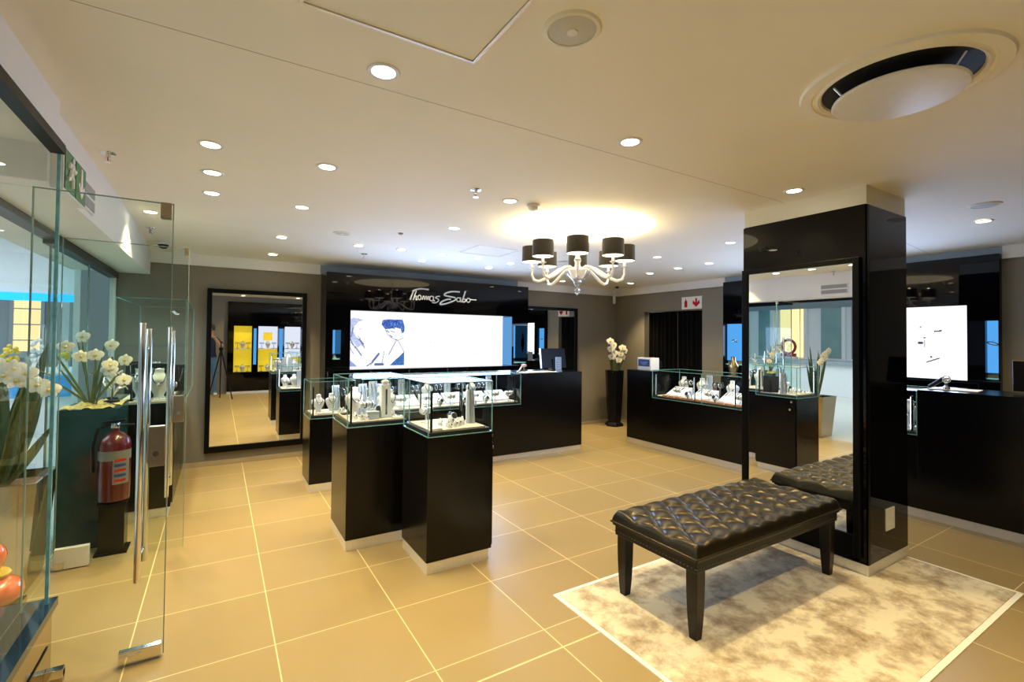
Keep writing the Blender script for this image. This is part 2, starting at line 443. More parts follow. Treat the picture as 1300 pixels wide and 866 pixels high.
# near window: fixed glass on a low clad base
w = struct(B().quad((-.61, NW, .335), (-.61, 2.82, .335), (-.61, 2.82, 2.29), (-.61, NW, 2.29)), 'window_2', 'glass')
B().box(-.616, -.604, 2.815, 2.827, .335, 2.29).done('window_edge', 'glass_edge', w)
B().box(-.80, -.60, NW, 2.86, 0, .30).done('window_base', 'bronze_mirror', w)
B().box(-.82, -.585, NW, 2.88, .30, .335).done('window_sill', 'dark_blue_gloss', w)
B().box(-.5995, -.5965, NW, 2.80, .155, .163).done('window_seam', 'frame_black', w)

# ------------------------------------------------------------------ black display walls (local: x along wall, y into wall, z up)
def display_wall(rt, W, H, lb, niches, depth, tops):
    holes = [lb]+[n for n in niches]
    b = B(); holes_slab(b, 0, W, .0, H, holes, 0, depth); b.done('panel', 'black_gloss', rt, world=False)
    for n in niches:
        B().box(n[0], n[1], depth-.012, depth-.002, n[2]+.06, n[3]).done('niche_back', 'niche_blue', rt, world=False)
        B().box(n[0]+.005, n[1]-.005, .02, depth-.02, n[2]+.0, n[2]+.012).done('niche_shelf', 'shelf_glass', rt, world=False)
# back one
XB, YB = 1.115, 6.17
dw = root('display_wall', (XB, YB, 0), 'glossy black display wall carrying the shop name behind the left counter', 'display wall')
NB = [(.085, .180, 1.22, 1.585), (2.705, 2.945, 1.13, 1.70)]
display_wall(dw, 2.965, 2.30, (.295, 2.675, 1.09, 1.835), NB, .355, None)
# feather bracelet in the right niche and small props
nb = root('bracelet_display', (XB+2.83, YB+.30, 1.21), 'dark feather shaped bracelet hanging in blue niche right of the light box', 'jewellery')
b = B(); pts = [(0, 0, .08+.30*k/10) for k in range(11)]; b.tube(pts, [.006+.022*math.sin(PI*k/10) for k in range(11)], 8, flat=1.)
b.done('bracelet', 'dark_silver', nb, True, world=False)
B().tube([(0, 0, .38), (0, .03, .42)], .003, 6).done('hook', 'steel', nb, world=False)
np_ = root('ring_stand', (XB+.13, YB+.1, 1.232), 'tiny white ring stand on lit glass shelf in narrow left niche', 'jewellery stand')
B().lathe([(.022, 0), (.020, .01), (.008, .05), (0, .055)], seg=14).done('cone', 'white_display', np_, True, world=False)
B().torus((0, 0, .03), .014, .003).done('ring', 'silver', np_, True, world=False)

# picture painted per vertex on the lit screens
def inpoly(x, y, P):
    r = False; j = len(P)-1
    for i in range(len(P)):
        if (P[i][1] > y) != (P[j][1] > y) and x < (P[j][0]-P[i][0])*(y-P[i][1])/(P[j][1]-P[i][1])+P[i][0]: r = not r
        j = i
    return r
def segd(x, y, a, c):
    dx, dy = c[0]-a[0], c[1]-a[1]; t = max(0, min(1, ((x-a[0])*dx+(y-a[1])*dy)/(dx*dx+dy*dy+1e-9)))
    return math.hypot(x-a[0]-t*dx, y-a[1]-t*dy)
def hsh(x, y): 
    v = math.sin(x*12.9898+y*78.233)*43758.5453; return v-math.floor(v)
HAIR2 = [(250, 120), (255, 85), (290, 75), (390, 75), (400, 110), (408, 140), (402, 175), (385, 185), (378, 150), (345, 140), (310, 150), (275, 155)]
HAIR1 = [(35, 95), (70, 72), (115, 78), (140, 90), (105, 100), (80, 135), (72, 175), (90, 215), (125, 250), (150, 300), (120, 280), (100, 300), (75, 260), (45, 240), (38, 200)]
TRI = [(305, 440), (406, 330), (406, 440)]
TRL = [(28, 370), (60, 400), (100, 442), (28, 442)]
LINES = [((395, 222), (345, 250), 2), ((345, 250), (300, 355), 3), ((285, 165), (300, 178), 4), ((325, 145), (340, 152), 3), ((305, 200), (320, 215), 4), ((345, 235), (358, 242), 4),
         ((110, 235), (135, 270), 5), ((85, 290), (125, 360), 4), ((235, 345), (195, 405), 6), ((160, 440), (190, 415), 4), ((110, 160), (125, 152), 2), ((215, 430), (260, 430), 10), ((275, 160), (290, 190), 2), ((290, 190), (305, 215), 2), ((305, 215), (345, 238), 2), ((360, 240), (402, 330), 2), ((60, 260), (110, 330), 3), ((45, 215), (85, 300), 3), ((100, 210), (118, 232), 3), ((70, 150), (60, 215), 3), ((120, 255), (145, 305), 2), ((270, 330), (255, 430), 2), ((180, 440), (240, 350), 2), ((315, 170), (335, 176), 3), ((30, 250), (75, 345), 2)]
def pic_people(u, v):      # u, v in picture units of the lit panel (1165 x 440 from its top left)
    x, y = 25+u*1140, 25+v*430
    c = (1., 1., 1.)
    if x > 405:
        for (a, q) in ((545, 230), (590, 255), (620, 255), (735, 245), (900, 288), (945, 350), (1075, 330), (960, 130)):
            d = math.hypot(x-a, (y-q)*1.2)
            if d < 9: k = .72; c = (k*.95, k, k*1.05)
        return c
    if 70 < y < 442:
        c = (.98, .93, .95)
        if x < 60 or (x < 140 and y > 300): c = (.86, .88, .97)
        if inpoly(x, y, HAIR1):
            k = .25+.5*hsh(int(x/9), int((y-x)/5)); c = (.18+k*.5, .24+k*.5, .45+k*.5)
        if inpoly(x, y, HAIR2):
            k = hsh(int((x+3*math.sin(y*.3))/6), int((y+3*math.sin(x*.25))/6)); c = (.012+.16*k*k, .05+.26*k*k, .20+.48*k)
        if inpoly(x, y, TRI):
            k = hsh(int(x/7), int(y/7)); c = (.03+.05*k, .10+.1*k, .30+.2*k)
        if inpoly(x, y, TRL): c = (.25, .32, .68)
        for a, q, w in LINES:
            if segd(x, y, a, q) < w: c = (.10, .16, .34)
    return c
def pic_jewels(u, v):
    c = (1., 1., 1.)
    for (a, q, a2, q2, w) in ((.884, .345, .908, .335, .006), (.846, .43, .848, .43, .007), (.826, .505, .838, .505, .010), (.847, .47, .847, .56, .004), (.855, .775, .90, .715, .005), (.87, .70, .872, .70, .007), (.83, .285, .835, .27, .004), (.6, .4, .63, .4, .01), (.5, .6, .54, .62, .01), (.3, .4, .33, .38, .01), (.2, .6, .24, .6, .008)):
        if segd(u, v*.33, (a, q*.33), (a2, q2*.33)) < w*.55: c = (.05, .06, .10)
    return c
def painted(rt, name, x0, x1, z0, z1, y, nu, nv, fn, world=False):
    b = B(); b.grid(nu, nv, lambda u, v: (x0+(x1-x0)*u, y, z0+(z1-z0)*v))
    o = b.done(name, 'screen', rt, world=world, recalc=False)
    at = o.data.color_attributes.new('picture', 'FLOAT_COLOR', 'POINT')
    k = 0
    for j in range(nv+1):
        for i in range(nu+1):
            c = fn(i/nu, 1-j/nv); at.data[k].color = (c[0], c[1], c[2], 1); k += 1
    return o
lb = root('light_box', (XB+.295, YB, 1.09), 'wide glowing advertising light box with two faint figures on the back wall', 'light box')
painted(lb, 'screen', 0, 2.38, 0, .745, .27, 380, 124, pic_people)
B().box(2.37, 2.379, .005, .268, .004, .74).done('side_jamb', 'jamb_screen_glow', lb, world=False)
# lettering of the shop
ST = [[(2.231, 2.138), (2.208, 2.090), (2.177, 2.006)], [(2.208, 2.124), (2.264, 2.149), (2.334, 2.163), (2.437, 2.158)],
 [(2.261, 2.134), (2.241, 2.074), (2.219, 2.008), (2.234, 2.036), (2.256, 2.061), (2.266, 2.053), (2.255, 2.014), (2.278, 2.014)],
 [(2.319, 2.070), (2.327, 2.059), (2.330, 2.043), (2.326, 2.028), (2.317, 2.017), (2.305, 2.014), (2.293, 2.020), (2.286, 2.033), (2.285, 2.050), (2.291, 2.064), (2.302, 2.073), (2.314, 2.073), (2.325, 2.064)],
 [(2.348, 2.017), (2.357, 2.056), (2.372, 2.062), (2.380, 2.019), (2.395, 2.058), (2.408, 2.062), (2.413, 2.019), (2.429, 2.056), (2.443, 2.060), (2.440, 2.016)],
 [(2.493, 2.065), (2.504, 2.054), (2.507, 2.037), (2.503, 2.021), (2.491, 2.010), (2.477, 2.007), (2.463, 2.013), (2.454, 2.027), (2.454, 2.043), (2.461, 2.059), (2.473, 2.068), (2.488, 2.068), (2.506, 2.062), (2.510, 2.070), (2.508, 2.035), (2.512, 2.008), (2.530, 2.012)],
 [(2.602, 2.076), (2.556, 2.068), (2.540, 2.049), (2.580, 2.033), (2.580, 2.006), (2.535, 1.981), (2.489, 1.986)],
 [(2.902, 2.153), (2.787, 2.152), (2.691, 2.123), (2.672, 2.093), (2.747, 2.080), (2.829, 2.068), (2.842, 2.044), (2.794, 2.014), (2.673, 1.971), (2.607, 1.966), (2.632, 2.002), (2.708, 2.036), (2.768, 2.041)],
 [(2.900, 2.068), (2.911, 2.058), (2.915, 2.043), (2.910, 2.028), (2.898, 2.017), (2.882, 2.015), (2.868, 2.020), (2.859, 2.033), (2.858, 2.048), (2.865, 2.062), (2.879, 2.070), (2.895, 2.070), (2.914, 2.064), (2.918, 2.074), (2.917, 2.040), (2.922, 2.014), (2.942, 2.018)],
 [(2.992, 2.169), (2.969, 2.097), (2.946, 2.024), (2.980, 2.015), (3.002, 2.045), (2.969, 2.057)],
 [(3.055, 2.067), (3.065, 2.056), (3.069, 2.041), (3.064, 2.026), (3.052, 2.016), (3.038, 2.013), (3.024, 2.019), (3.015, 2.031), (3.014, 2.047), (3.022, 2.061), (3.035, 2.069), (3.050, 2.069), (3.062, 2.061), (3.086, 2.055), (3.169, 2.052)]]
def smooth_pts(P):
    out = []
    for i in range(len(P)-1):
        p0, p1, p2, p3 = P[max(i-1, 0)], P[i], P[i+1], P[min(i+2, len(P)-1)]
        for k in range(5):
            t = k/5
            out.append(tuple(.5*(2*p1[d]+(p2[d]-p0[d])*t+(2*p0[d]-5*p1[d]+4*p2[d]-p3[d])*t*t+(3*p1[d]-p0[d]-3*p2[d]+p3[d])*t**3) for d in (0, 1)))
    return out+[P[-1]]
sg = root('shop_sign', (2.67, YB-.012, 2.06), 'handwritten silver shop name lettering on glossy black wall above light box', 'sign')
for i, s in enumerate(ST):
    P = smooth_pts(s); w = .0110 if i in (0, 1, 7, 9) else .0082
    B().tube([(x, YB-.012, z) for x, z in P], w, 8).done('letter_stroke', 'white_display', sg, True)
# right one: local x -> world -y
dr = root('display_wall', (6.22, 4.295, 0), 'glossy black display wall behind the right counter, half hidden by pillar', 'display wall', rz=-PI/2)
NR = [(.03, .30, 1.16, 1.74), (2.775, 2.865, 1.16, 1.715)]
display_wall(dr, 2.875, 2.345, (.42, 2.645, 1.135, 1.87), NR, .07, None)
B().box(2.0, 2.006, -.002, 0, 1.9, 2.345).done('joint', 'frame_black', dr, world=False)
lr = root('light_box', (6.22, 4.295-.42, 1.135), 'glowing white jewellery light box on right wall beside the pillar', 'light box', rz=-PI/2)
painted(lr, 'screen', 0, 2.225, 0, .735, .035, 360, 110, pic_jewels)
for n, lab in ((NR[1], 'dark bangle hanging in narrow blue niche near the right frame edge'), (NR[0], 'dark bangle hanging in blue niche left of the pillar')):
    cx = (n[0]+n[1])/2
    r_ = root('bangle', (6.22+.03, 4.295-cx, 1.50), lab, 'jewellery', rz=-PI/2)
    B().torus((0, 0, 0), .035, .005, 'Y', 22, 6, Matrix.Rotation(.3, 3, 'Y') @ Matrix.Diagonal((1.1, 1, .35))).done('band', 'dark_silver', r_, True, world=False)
    B().tube([(0, 0, .012), (0, .02, .03)], .0025, 6).done('hook', 'steel', r_, world=False)
# rear wall (seen in the mirrors): black wall with lit niches
dk = root('display_wall', (RW-.3, NW+.10, 0), 'black rear display wall with yellow lit niches, seen only in the mirror', 'display wall', rz=PI)
def rx(x): return RW-.3-x      # world x -> local x
RN = [(rx(x1_), rx(x0_), .56, 1.76) for x0_, x1_ in ((.34, .75), (.90, 1.36), (1.53, 1.93))]
RB = [(rx(x1_), rx(x0_), .75, 1.70) for x0_, x1_ in ((.79, .86), (1.40, 1.49))]
b = B(); holes_slab(b, 0, rx(.2), .06, 2.38, RN+RB, 0, .095); b.done('panel', 'black_gloss', dk, world=False)
for i, n in enumerate(RN):
    B().box(n[0], n[1], .085, .093, n[2], n[3] if i < 1 else n[2]+(.62 if i == 1 else .38)).done('niche_back', 'niche_yellow', dk, world=False)
    if i: B().box(n[0], n[1], .085, .093, n[2]+(.62 if i == 1 else .38), n[3]).done('niche_back', 'niche_white', dk, world=False)
    if i == 1: B().box(n[0]+.12, n[1]-.12, .080, .084, 1.38, 1.60).done('niche_card', 'niche_yellow', dk, world=False)
    B().box(n[0], n[1], .01, .08, 1.15, 1.17).done('niche_shelf', 'white_plastic', dk, world=False)
for n in RB: B().box(n[0], n[1], .085, .093, n[2], n[3]).done('niche_back', 'niche_blue', dk, world=False)
B().box(0, rx(.2), -.004, .09, 0, .06).done('plinth', 'steel', dk, world=False)

# ------------------------------------------------------------------ pillar with mirror
PX0, PX1, PY0, PY1 = 3.556, 4.16, 1.424, 2.275
c = struct(B().box(PX0+.008, PX1-.008, PY0+.008, PY1-.008, .06, 2.40), 'column', 'black_gloss')
B().box(PX0, PX0+.008, PY0, PY1, .073, 2.395).done('front_cladding', 'black_gloss', c)
B().box(PX0+.03, PX1, PY0, PY0+.008, .073, 2.395).done('side_cladding', 'black_gloss', c)
B().box(PX0, PX0+.03, PY0-.002, PY0+.008, .073, 2.395).done('corner_post', 'frame_black', c)
B().box(PX1-.008, PX1+.0, PY0+.008, PY1, .073, 2.395).done('far_cladding', 'black_gloss', c)
B().box(PX0-.003, PX1+.003, PY0-.003, PY1+.003, 0, .073).done('plinth', 'steel', c)
B().box(PX0+.01, PX1-.004, PY0+.006, PY1-.006, 2.395, CEIL).done('plaster_head', 'cream_paint', c)
m = root('wall_mirror', (PX0, 1.86, .106), 'tall black framed mirror on the glossy black pillar behind the bench', 'mirror')
FX = 3.528
for q in ((1.458, 1.498, .106, 2.055), (2.226, 2.272, .106, 2.055)): B().box(FX, PX0, *q, .004).done('frame', 'frame_black', m)
for z0, z1 in ((.106, .246), (2.02, 2.055)): B().box(FX, PX0, 1.498, 2.226, z0, z1, .004).done('frame', 'frame_black', m)
B().box(PX0-.014, PX0-.004, 1.496, 2.228, .244, 2.024).done('mirror_glass', 'mirror', m)
o_ = root('power_outlet', (3.865, PY0, .32), 'white double power outlet low on the side of pillar', 'power outlet')
B().box(3.80, 3.93, PY0-.008, PY0, .245, .39, .003).done('faceplate', 'white_plastic', o_)
for z in (.275, .335): B().box(3.83, 3.90, PY0-.010, PY0-.008, z, z+.035).done('socket', 'label_white', o_)

# other mirrors
m = root('wall_mirror', (.41, BW, .14), 'large black framed mirror on grey back wall by the glass doors', 'mirror')
X0, X1, Z0, Z1, F, YF = -.118, .945, .15, 2.045, .05, BW-.045
for q in ((X0, X0+F, Z0, Z1), (X1-F, X1, Z0, Z1), (X0+F, X1-F, Z0, Z0+F+.02), (X0+F, X1-F, Z1-F, Z1)):
    B().box(q[0], q[1], YF, BW-.001, q[2], q[3], .006).done('frame', 'frame_black', m)
B().box(X0+F-.005, X1-F+.005, BW-.022, BW-.004, Z0+F, Z1-F+.005).done('mirror_glass', 'mirror', m)
m = root('wall_mirror', (4.70, BW, .3), 'black framed mirror between black display wall and orchid corner', 'mirror')
X0, X1, Z0, Z1, F = 4.12, 5.325, .30, 2.035, .05
for q in ((X0, X0+F, Z0, Z1), (X1-F, X1, Z0, Z1), (X0+F, X1-F, Z0, Z0+F), (X0+F, X1-F, Z1-F, Z1)):
    B().box(q[0], q[1], YF, BW-.001, q[2], q[3], .006).done('frame', 'frame_black', m)
B().box(X0+F-.005, X1-F+.005, BW-.022, BW-.004, Z0+F-.005, Z1-F+.005).done('mirror_glass', 'mirror', m)

# curtains in the doorway
for ya, yb, lab in ((5.225, 5.80, 'black pleated curtain, left half of the doorway in right wall'), (4.70, 5.205, 'black pleated curtain, right half of the doorway under red sign')):
    n = 90; b = B()
    b.grid(n, 8, lambda u, v: (RW+.075+.022*math.sin(u*(yb-ya)*2*PI/.085+.4*math.sin(v*3))+.008*math.sin(u*23), ya+(yb-ya)*u, .02+1.955*v))
    o = b.done('curtain', 'curtain', None, True); tag(o, lab, 'curtain')
# red extinguisher sign
sgn = root('fire_equipment_sign', (RW, 4.88, 1.99), 'white sign with red extinguisher and red down arrow above the black curtain', 'sign')
B().box(RW-.012, RW, 4.70, 5.072, 1.990, 2.185, .003).done('plate', 'label_white', sgn)
fx = lambda d: (lambda y, z: (RW-d, y, z))
ext = [(4.965, 2.02), (4.965, 2.10), (4.972, 2.12), (4.985, 2.13), (4.985, 2.155), (4.998, 2.155), (4.998, 2.13), (5.010, 2.12), (5.016, 2.10), (5.016, 2.02)]
B().prism(ext, fx(.012), fx(.016)).done('extinguisher_symbol', 'signal_red', sgn)
arr = [(4.80, 2.02), (4.735, 2.075), (4.745, 2.125), (4.775, 2.095), (4.785, 2.10), (4.785, 2.155), (4.815, 2.155), (4.815, 2.10), (4.825, 2.095), (4.855, 2.125), (4.865, 2.075)]
B().prism(arr, fx(.012), fx(.016)).done('arrow_symbol', 'signal_red', sgn)
# exit sign and air grille on bulkhead
es = root('exit_sign', (LW, 3.06, 2.15), 'green running man emergency exit sign on white bulkhead above glass doors', 'sign')
ex = lambda d: (lambda y, z: (LW+.0+d, y, z))
B().box(LW, LW+.045, 2.90, 3.30, 2.150, 2.345, .003).done('housing', 'label_white', es)
B().box(LW+.045, LW+.049, 2.91, 3.08, 2.160, 2.340).done('panel', 'exit_green', es)
B().box(LW+.045, LW+.049, 3.10, 3.29, 2.160, 2.340).done('panel', 'exit_green', es)
man = B()
man.lathe([(0, -.016), (.012, -.011), (.016, 0), (.012, .011), (0, .016)], (LW+.052, 3.03, 2.315), 12, sq=(.3, 1))
for P in ([(3.015, 2.29), (2.985, 2.245)], [(3.015, 2.285), (3.045, 2.262), (3.062, 2.275)], [(3.005, 2.285), (2.965, 2.285), (2.955, 2.26)], [(2.985, 2.245), (3.02, 2.225), (3.02, 2.185)], [(2.985, 2.245), (2.965, 2.215), (2.93, 2.21)]):
    man.tube([(LW+.051, y, z) for y, z in P], .010, 8)
man.done('runner_symbol', 'label_white', es, True)
B().prism([(3.195, 2.175), (3.135, 2.235), (3.15, 2.25), (3.18, 2.222), (3.18, 2.325), (3.21, 2.325), (3.21, 2.222), (3.24, 2.25), (3.255, 2.235)], ex(.049), ex(.053)).done('arrow_symbol', 'label_white', es)
es.location.y -= .03
vg = root('air_grille', (LW, 3.5, 2.18), 'grey two slot air grille on white bulkhead beside exit sign', 'air vent')
B().box(LW, LW+.010, 3.335, 3.70, 2.20, 2.36, .002).done('frame', 'white_plastic', vg)
for z in (2.215, 2.29): B().box(LW+.010, LW+.013, 3.345, 3.69, z, z+.055).done('slot', 'vent_grey', vg)

# ------------------------------------------------------------------ ceiling fittings
lights = []
def dl(x, y, lab, group=None, e=1.):
    z = zc(x, y)
    r_ = root('ceiling_downlight', (x, y, z), lab, 'ceiling light', group)
    B().lathe([(.044, -.003), (.050, -.006), (.060, -.005), (.064, .0), (.060, .002)], seg=28, caps=False).done('trim_ring', 'white_plastic', r_, True, world=False)
    B().lathe([(.045, -.0035), (.045, .002)], seg=24).done('lens', 'led', r_, world=False)
    lights.append((x, y, z, e))
A = 'white recessed downlight, '
row1 = [(.524, 1.819), (1.797, 1.777), (3.313, 1.753)]
for (x, y), t in zip(row1, ('near the access panel at top left of centre', 'above the bench, left of the round air diffuser', 'just in front of the pillar')): dl(x, y, A+t, e=1.15)
for (x, y), t in zip([(-.055, 3.02), (-.052, 3.533), (-.06, 4.045)], ('nearest of three along the glass doors', 'middle of three along the glass doors', 'farthest of three along the glass doors')): dl(x, y, A+t, e=.9)
for (x, y), t in zip([(.54, 3.028), (1.83, 3.027), (4.531, 3.047)], ('above the front glass pedestals, behind the access panel', 'left of the big glowing round ceiling recess', 'right of the chandelier beside the pillar top')): dl(x, y, A+t)
for (x, y), t in zip([(.545, 4.087), (1.855, 4.07), (4.597, 4.079)], ('above the middle pedestal, beyond the front downlights', 'behind the sprinkler left of the chandelier', 'right of the chandelier over the right counter aisle')): dl(x, y, A+t)
for i, (x, y) in enumerate([(.53, 5.38), (1.30, 5.38), (1.78, 5.35), (2.29, 5.38), (2.78, 5.37), (3.31, 5.45)]):
    dl(x, y, A+ORD[i]+' from the left in the row above left counter', e=.8)
for (x, y), t in zip([(.52, 6.17), (2.19, 5.78), (3.17, 5.80), (4.76, 6.2)], ('washing the wall above the large left mirror', 'close to the lettered black wall, left one', 'close to the lettered black wall, right one', 'washing the wall above the mirror in the far corner')):
    dl(x, y, A+t, e=1.7 if y > 6 else .7)
for (x, y), t in zip([(5.90, 5.80), (5.43, 4.95), (5.38, 4.40), (5.36, 3.90)], ('washing the wall left of the curtained doorway', 'far one of three over the right counter', 'middle one of three over the right counter', 'near one of three over the right counter')):
    dl(x, y, A+t, e=1.5 if y > 5.5 else .8)
dl(5.30, 1.30, A+'right of the pillar near the frame edge', e=.8)
dl(-.50, 4.95, A+'tucked beside the bulkhead over the window display', e=1.9)
# lights behind the camera (seen in mirrors)
for (x, y), t in zip([(.52, .4), (1.8, .4), (3.3, .4), (.52, -.9), (1.8, -.9), (3.3, -.9)], ('seen in mirror, first of six behind the viewpoint', 'seen in mirror, second of six behind the viewpoint', 'seen in mirror, third of six behind the viewpoint', 'seen in mirror, fourth of six behind the viewpoint', 'seen in mirror, fifth of six behind the viewpoint', 'seen in mirror, sixth of six behind the viewpoint')):
    dl(x, y, A+t, e=1.)
for i, (x, y, z, e) in enumerate(lights):
    L = bpy.data.lights.new('downlight_beam', 'SPOT'); L.energy = 56*e; L.spot_size = math.radians(78 if (y > 6 or x > 5.8) else 104); L.spot_blend = .7 if (y > 6 or x > 5.8) else .85; L.shadow_soft_size = .04
    L.color = (1, .785, .385)
    o = bpy.data.objects.new('downlight_beam', L); o.location = (x, y, z-.02); col.objects.link(o)

def access(x0, x1, y0, y1, lab, z=CEIL):
    r_ = root('access_panel', ((x0+x1)/2, (y0+y1)/2, z), lab, 'access panel')
    w = .012
    for q in ((x0, x1, y0, y0+w), (x0, x1, y1-w, y1), (x0, x0+w, y0+w, y1-w), (x1-w, x1, y0+w, y1-w)): B().box(*q, z-.006, z+.002).done('frame', 'steel', r_)
    B().box(x0+w+.002, x1-w-.002, y0+w+.002, y1-w-.002, z-.002, z+.002).done('hatch', 'ceiling', r_)
access(.19, .792, .975, 1.578, 'square metal edged ceiling access panel at the top edge of view')
access(2.42, 2.97, 4.66, 5.17, 'flush ceiling access panel behind the chandelier')
def speaker(x, y, r, lab, dome=True):
    z = zc(x, y); r_ = root('ceiling_speaker', (x, y, z), lab, 'ceiling speaker')
    B().lathe([(r*.80, -.004), (r*.83, -.009), (r*.94, -.007), (r, 0)], seg=40, caps=False).done('rim', 'cream_paint', r_, True, world=False)
    B().lathe([(r*.81, -.003), (r*.81, -.006), (r*.5, -.009), (.02, -.010)], seg=40).done('grille', 'cloth_mesh', r_, True, world=False)
    if dome: B().lathe([(.022, -.008), (.018, -.013), (0, -.015)], seg=18).done('tweeter', 'white_plastic', r_, True, world=False)
speaker(.978, 1.232, .098, 'round grey grille ceiling speaker at top centre of view')
speaker(1.02, 4.89, .085, 'small flat ceiling speaker above the back pedestal')
speaker(4.81, 1.17, .095, 'flat ceiling speaker right of the pillar', False)
speaker(3.83, 5.0, .085, 'small flat ceiling speaker behind chandelier over left counter', False)
# air diffuser
dx, dy = 2.26, .80
df = root('air_diffuser', (dx, dy, CEIL), 'large round white air diffuser with floating disc at top right', 'air diffuser')
Rd = .33
B().lathe([(Rd, 0), (Rd*.985, -.012), (Rd*.87, -.015), (Rd*.855, -.008), (Rd*.83, -.008), (Rd*.80, -.016), (Rd*.77, -.012), (Rd*.755, -.002)], seg=64, caps=False).done('rim', 'ceiling', df, True, world=False)
B().lathe([(Rd*.765, -.0005), (Rd*.765, -.0025)], seg=48).done('throat_shade_disc', 'black_matte', df, world=False)  # flat black disc that paints in the dark of the open gap
B().lathe([(Rd*.60, -.045), (Rd*.645, -.050), (Rd*.655, -.056), (Rd*.64, -.062), (Rd*.60, -.064)], seg=64).done('disc', 'white_plastic', df, True, world=False)
for k in range(3):
    a = 2.4+2*PI*k/3
    B().tube([(Rd*.56*math.cos(a), Rd*.56*math.sin(a), -.050), (Rd*.68*math.cos(a), Rd*.68*math.sin(a), -.002)], .004, 6).done('strut', 'steel', df, world=False)
def sprinkler(x, y, lab, red=False):
    z = zc(x, y); r_ = root('sprinkler_head', (x, y, z), lab, 'sprinkler')
    B().lathe([(.038, 0), (.036, -.005), (.012, -.009)], seg=22).done('escutcheon', 'chrome', r_, True, world=False)
    b = B(); b.lathe([(.011, -.009), (.011, -.022), (.006, -.026)], seg=12); b.tube([(.009, 0, -.022), (.013, 0, -.035), (.004, 0, -.05)], .002, 6); b.tube([(-.009, 0, -.022), (-.013, 0, -.035), (-.004, 0, -.05)], .002, 6)
    b.done('body', 'chrome', r_, True, world=False)
    B().lathe([(.003, -.024), (.0035, -.048)], seg=8).done('bulb', 'signal_red', r_, world=False)
    B().lathe([(.018, -.050), (.018, -.053)], seg=16).done('deflector', 'chrome', r_, world=False)
sprinkler(-.55, 3.48, 'small sprinkler head on ceiling beside the white bulkhead, near one')
sprinkler(1.495, 2.93, 'chrome sprinkler head left of the chandelier recess')
sprinkler(1.45, 5.72, 'small sprinkler head near black sign wall')
sprinkler(-.56, 5.55, 'small sprinkler head beside the bulkhead, far one near dome camera')
r_ = root('smoke_detector', (2.035, 3.02, CEIL), 'white smoke detector at the left edge of glowing ceiling recess', 'smoke detector')
B().lathe([(.052, 0), (.052, -.012), (.046, -.018)], seg=26).done('base', 'white_plastic', r_, True, world=False)
B().lathe([(.036, -.018), (.034, -.036), (.022, -.044), (0, -.046)], seg=24).done('sensor_chamber', 'white_plastic', r_, True, world=False)
B().lathe([(.003, -.046), (.0, -.049)], seg=6).done('indicator', 'signal_red', r_, world=False)
r_ = root('heat_sensor', (1.506, 4.56, CEIL), 'tiny round ceiling sensor in front of the sign wall', 'sensor')
B().lathe([(.024, 0), (.022, -.010), (.012, -.016), (0, -.018)], seg=18).done('sensor_body', 'vent_grey', r_, True, world=False)
r_ = root('dome_camera', (-.50, 6.05, zc(-.5, 6.05)), 'white dome security camera beside the bulkhead near back wall', 'security camera')
B().lathe([(.062, 0), (.062, -.020), (.050, -.030)], seg=26).done('housing', 'white_plastic', r_, True, world=False)
B().lathe([(.048, -.030), (.044, -.050), (.028, -.066), (0, -.072)], seg=26).done('dome', 'black_gloss', r_, True, world=False)
r_ = root('motion_sensor', (6.11, 6.42, 2.15), 'small white cylindrical sensor hanging in the far corner', 'sensor')
B().lathe([(.0, 0), (.024, .003), (.026, .02), (.026, .125), (.014, .14)], seg=18).done('sensor_body', 'white_plastic', r_, True, world=False)
B().tube([(0, 0, .14), (0, 0, .275)], .006, 8).done('rod', 'white_plastic', r_, world=False)
r_ = root('ceiling_bracket', (6.02, 6.25, zc(6.02, 6.25)), 'small black ceiling fitting in the far corner above orchid pot', 'ceiling fitting')
B().lathe([(.030, 0), (.030, -.02), (.020, -.028)], seg=18).done('mount', 'black_plastic', r_, True, world=False)

# ------------------------------------------------------------------ chandelier
ch = root('chandelier', (2.80, 3.42, 1.896), 'white glass chandelier with eight dark brown drum shades', 'chandelier')
a0 = math.atan2(-3.42, -2.80)+math.radians(0)
B().lathe([(0, 0), (.012, .008), (.022, .03), (.026, .05), (.018, .072), (.008, .086)], seg=20).done('finial', 'clear_crystal', ch, True, world=False)
B().lathe([(.010, .084), (.022, .095), (.032, .115), (.042, .14), (.052, .155)], seg=22).done('lower_stem', 'clear_crystal', ch, True, world=False)
B().lathe([(.040, .145), (.062, .175), (.085, .225), (.088, .235), (.06, .235)], seg=26).done('bowl', 'milk_glass', ch, True, world=False)
B().lathe([(.030, .155), (.040, .16), (.055, .20), (.058, .222), (.02, .224)], (0, 0, .001), 24).done('gold_cup', 'amber_metal', ch, True, world=False)
B().lathe([(.05, .235), (.032, .26), (.024, .30), (.034, .33), (.022, .36), (.016, .42), (.024, .45), (.012, .48)], seg=20).done('column', 'milk_glass', ch, True, world=False)
B().tube([(0, 0, .47), (0, 0, .774)], .007, 8).done('rod', 'chrome', ch, world=False)
B().lathe([(.055, .774), (.05, .752), (.014, .735)], seg=20).done('canopy', 'white_plastic', ch, True, world=False)
pend = []
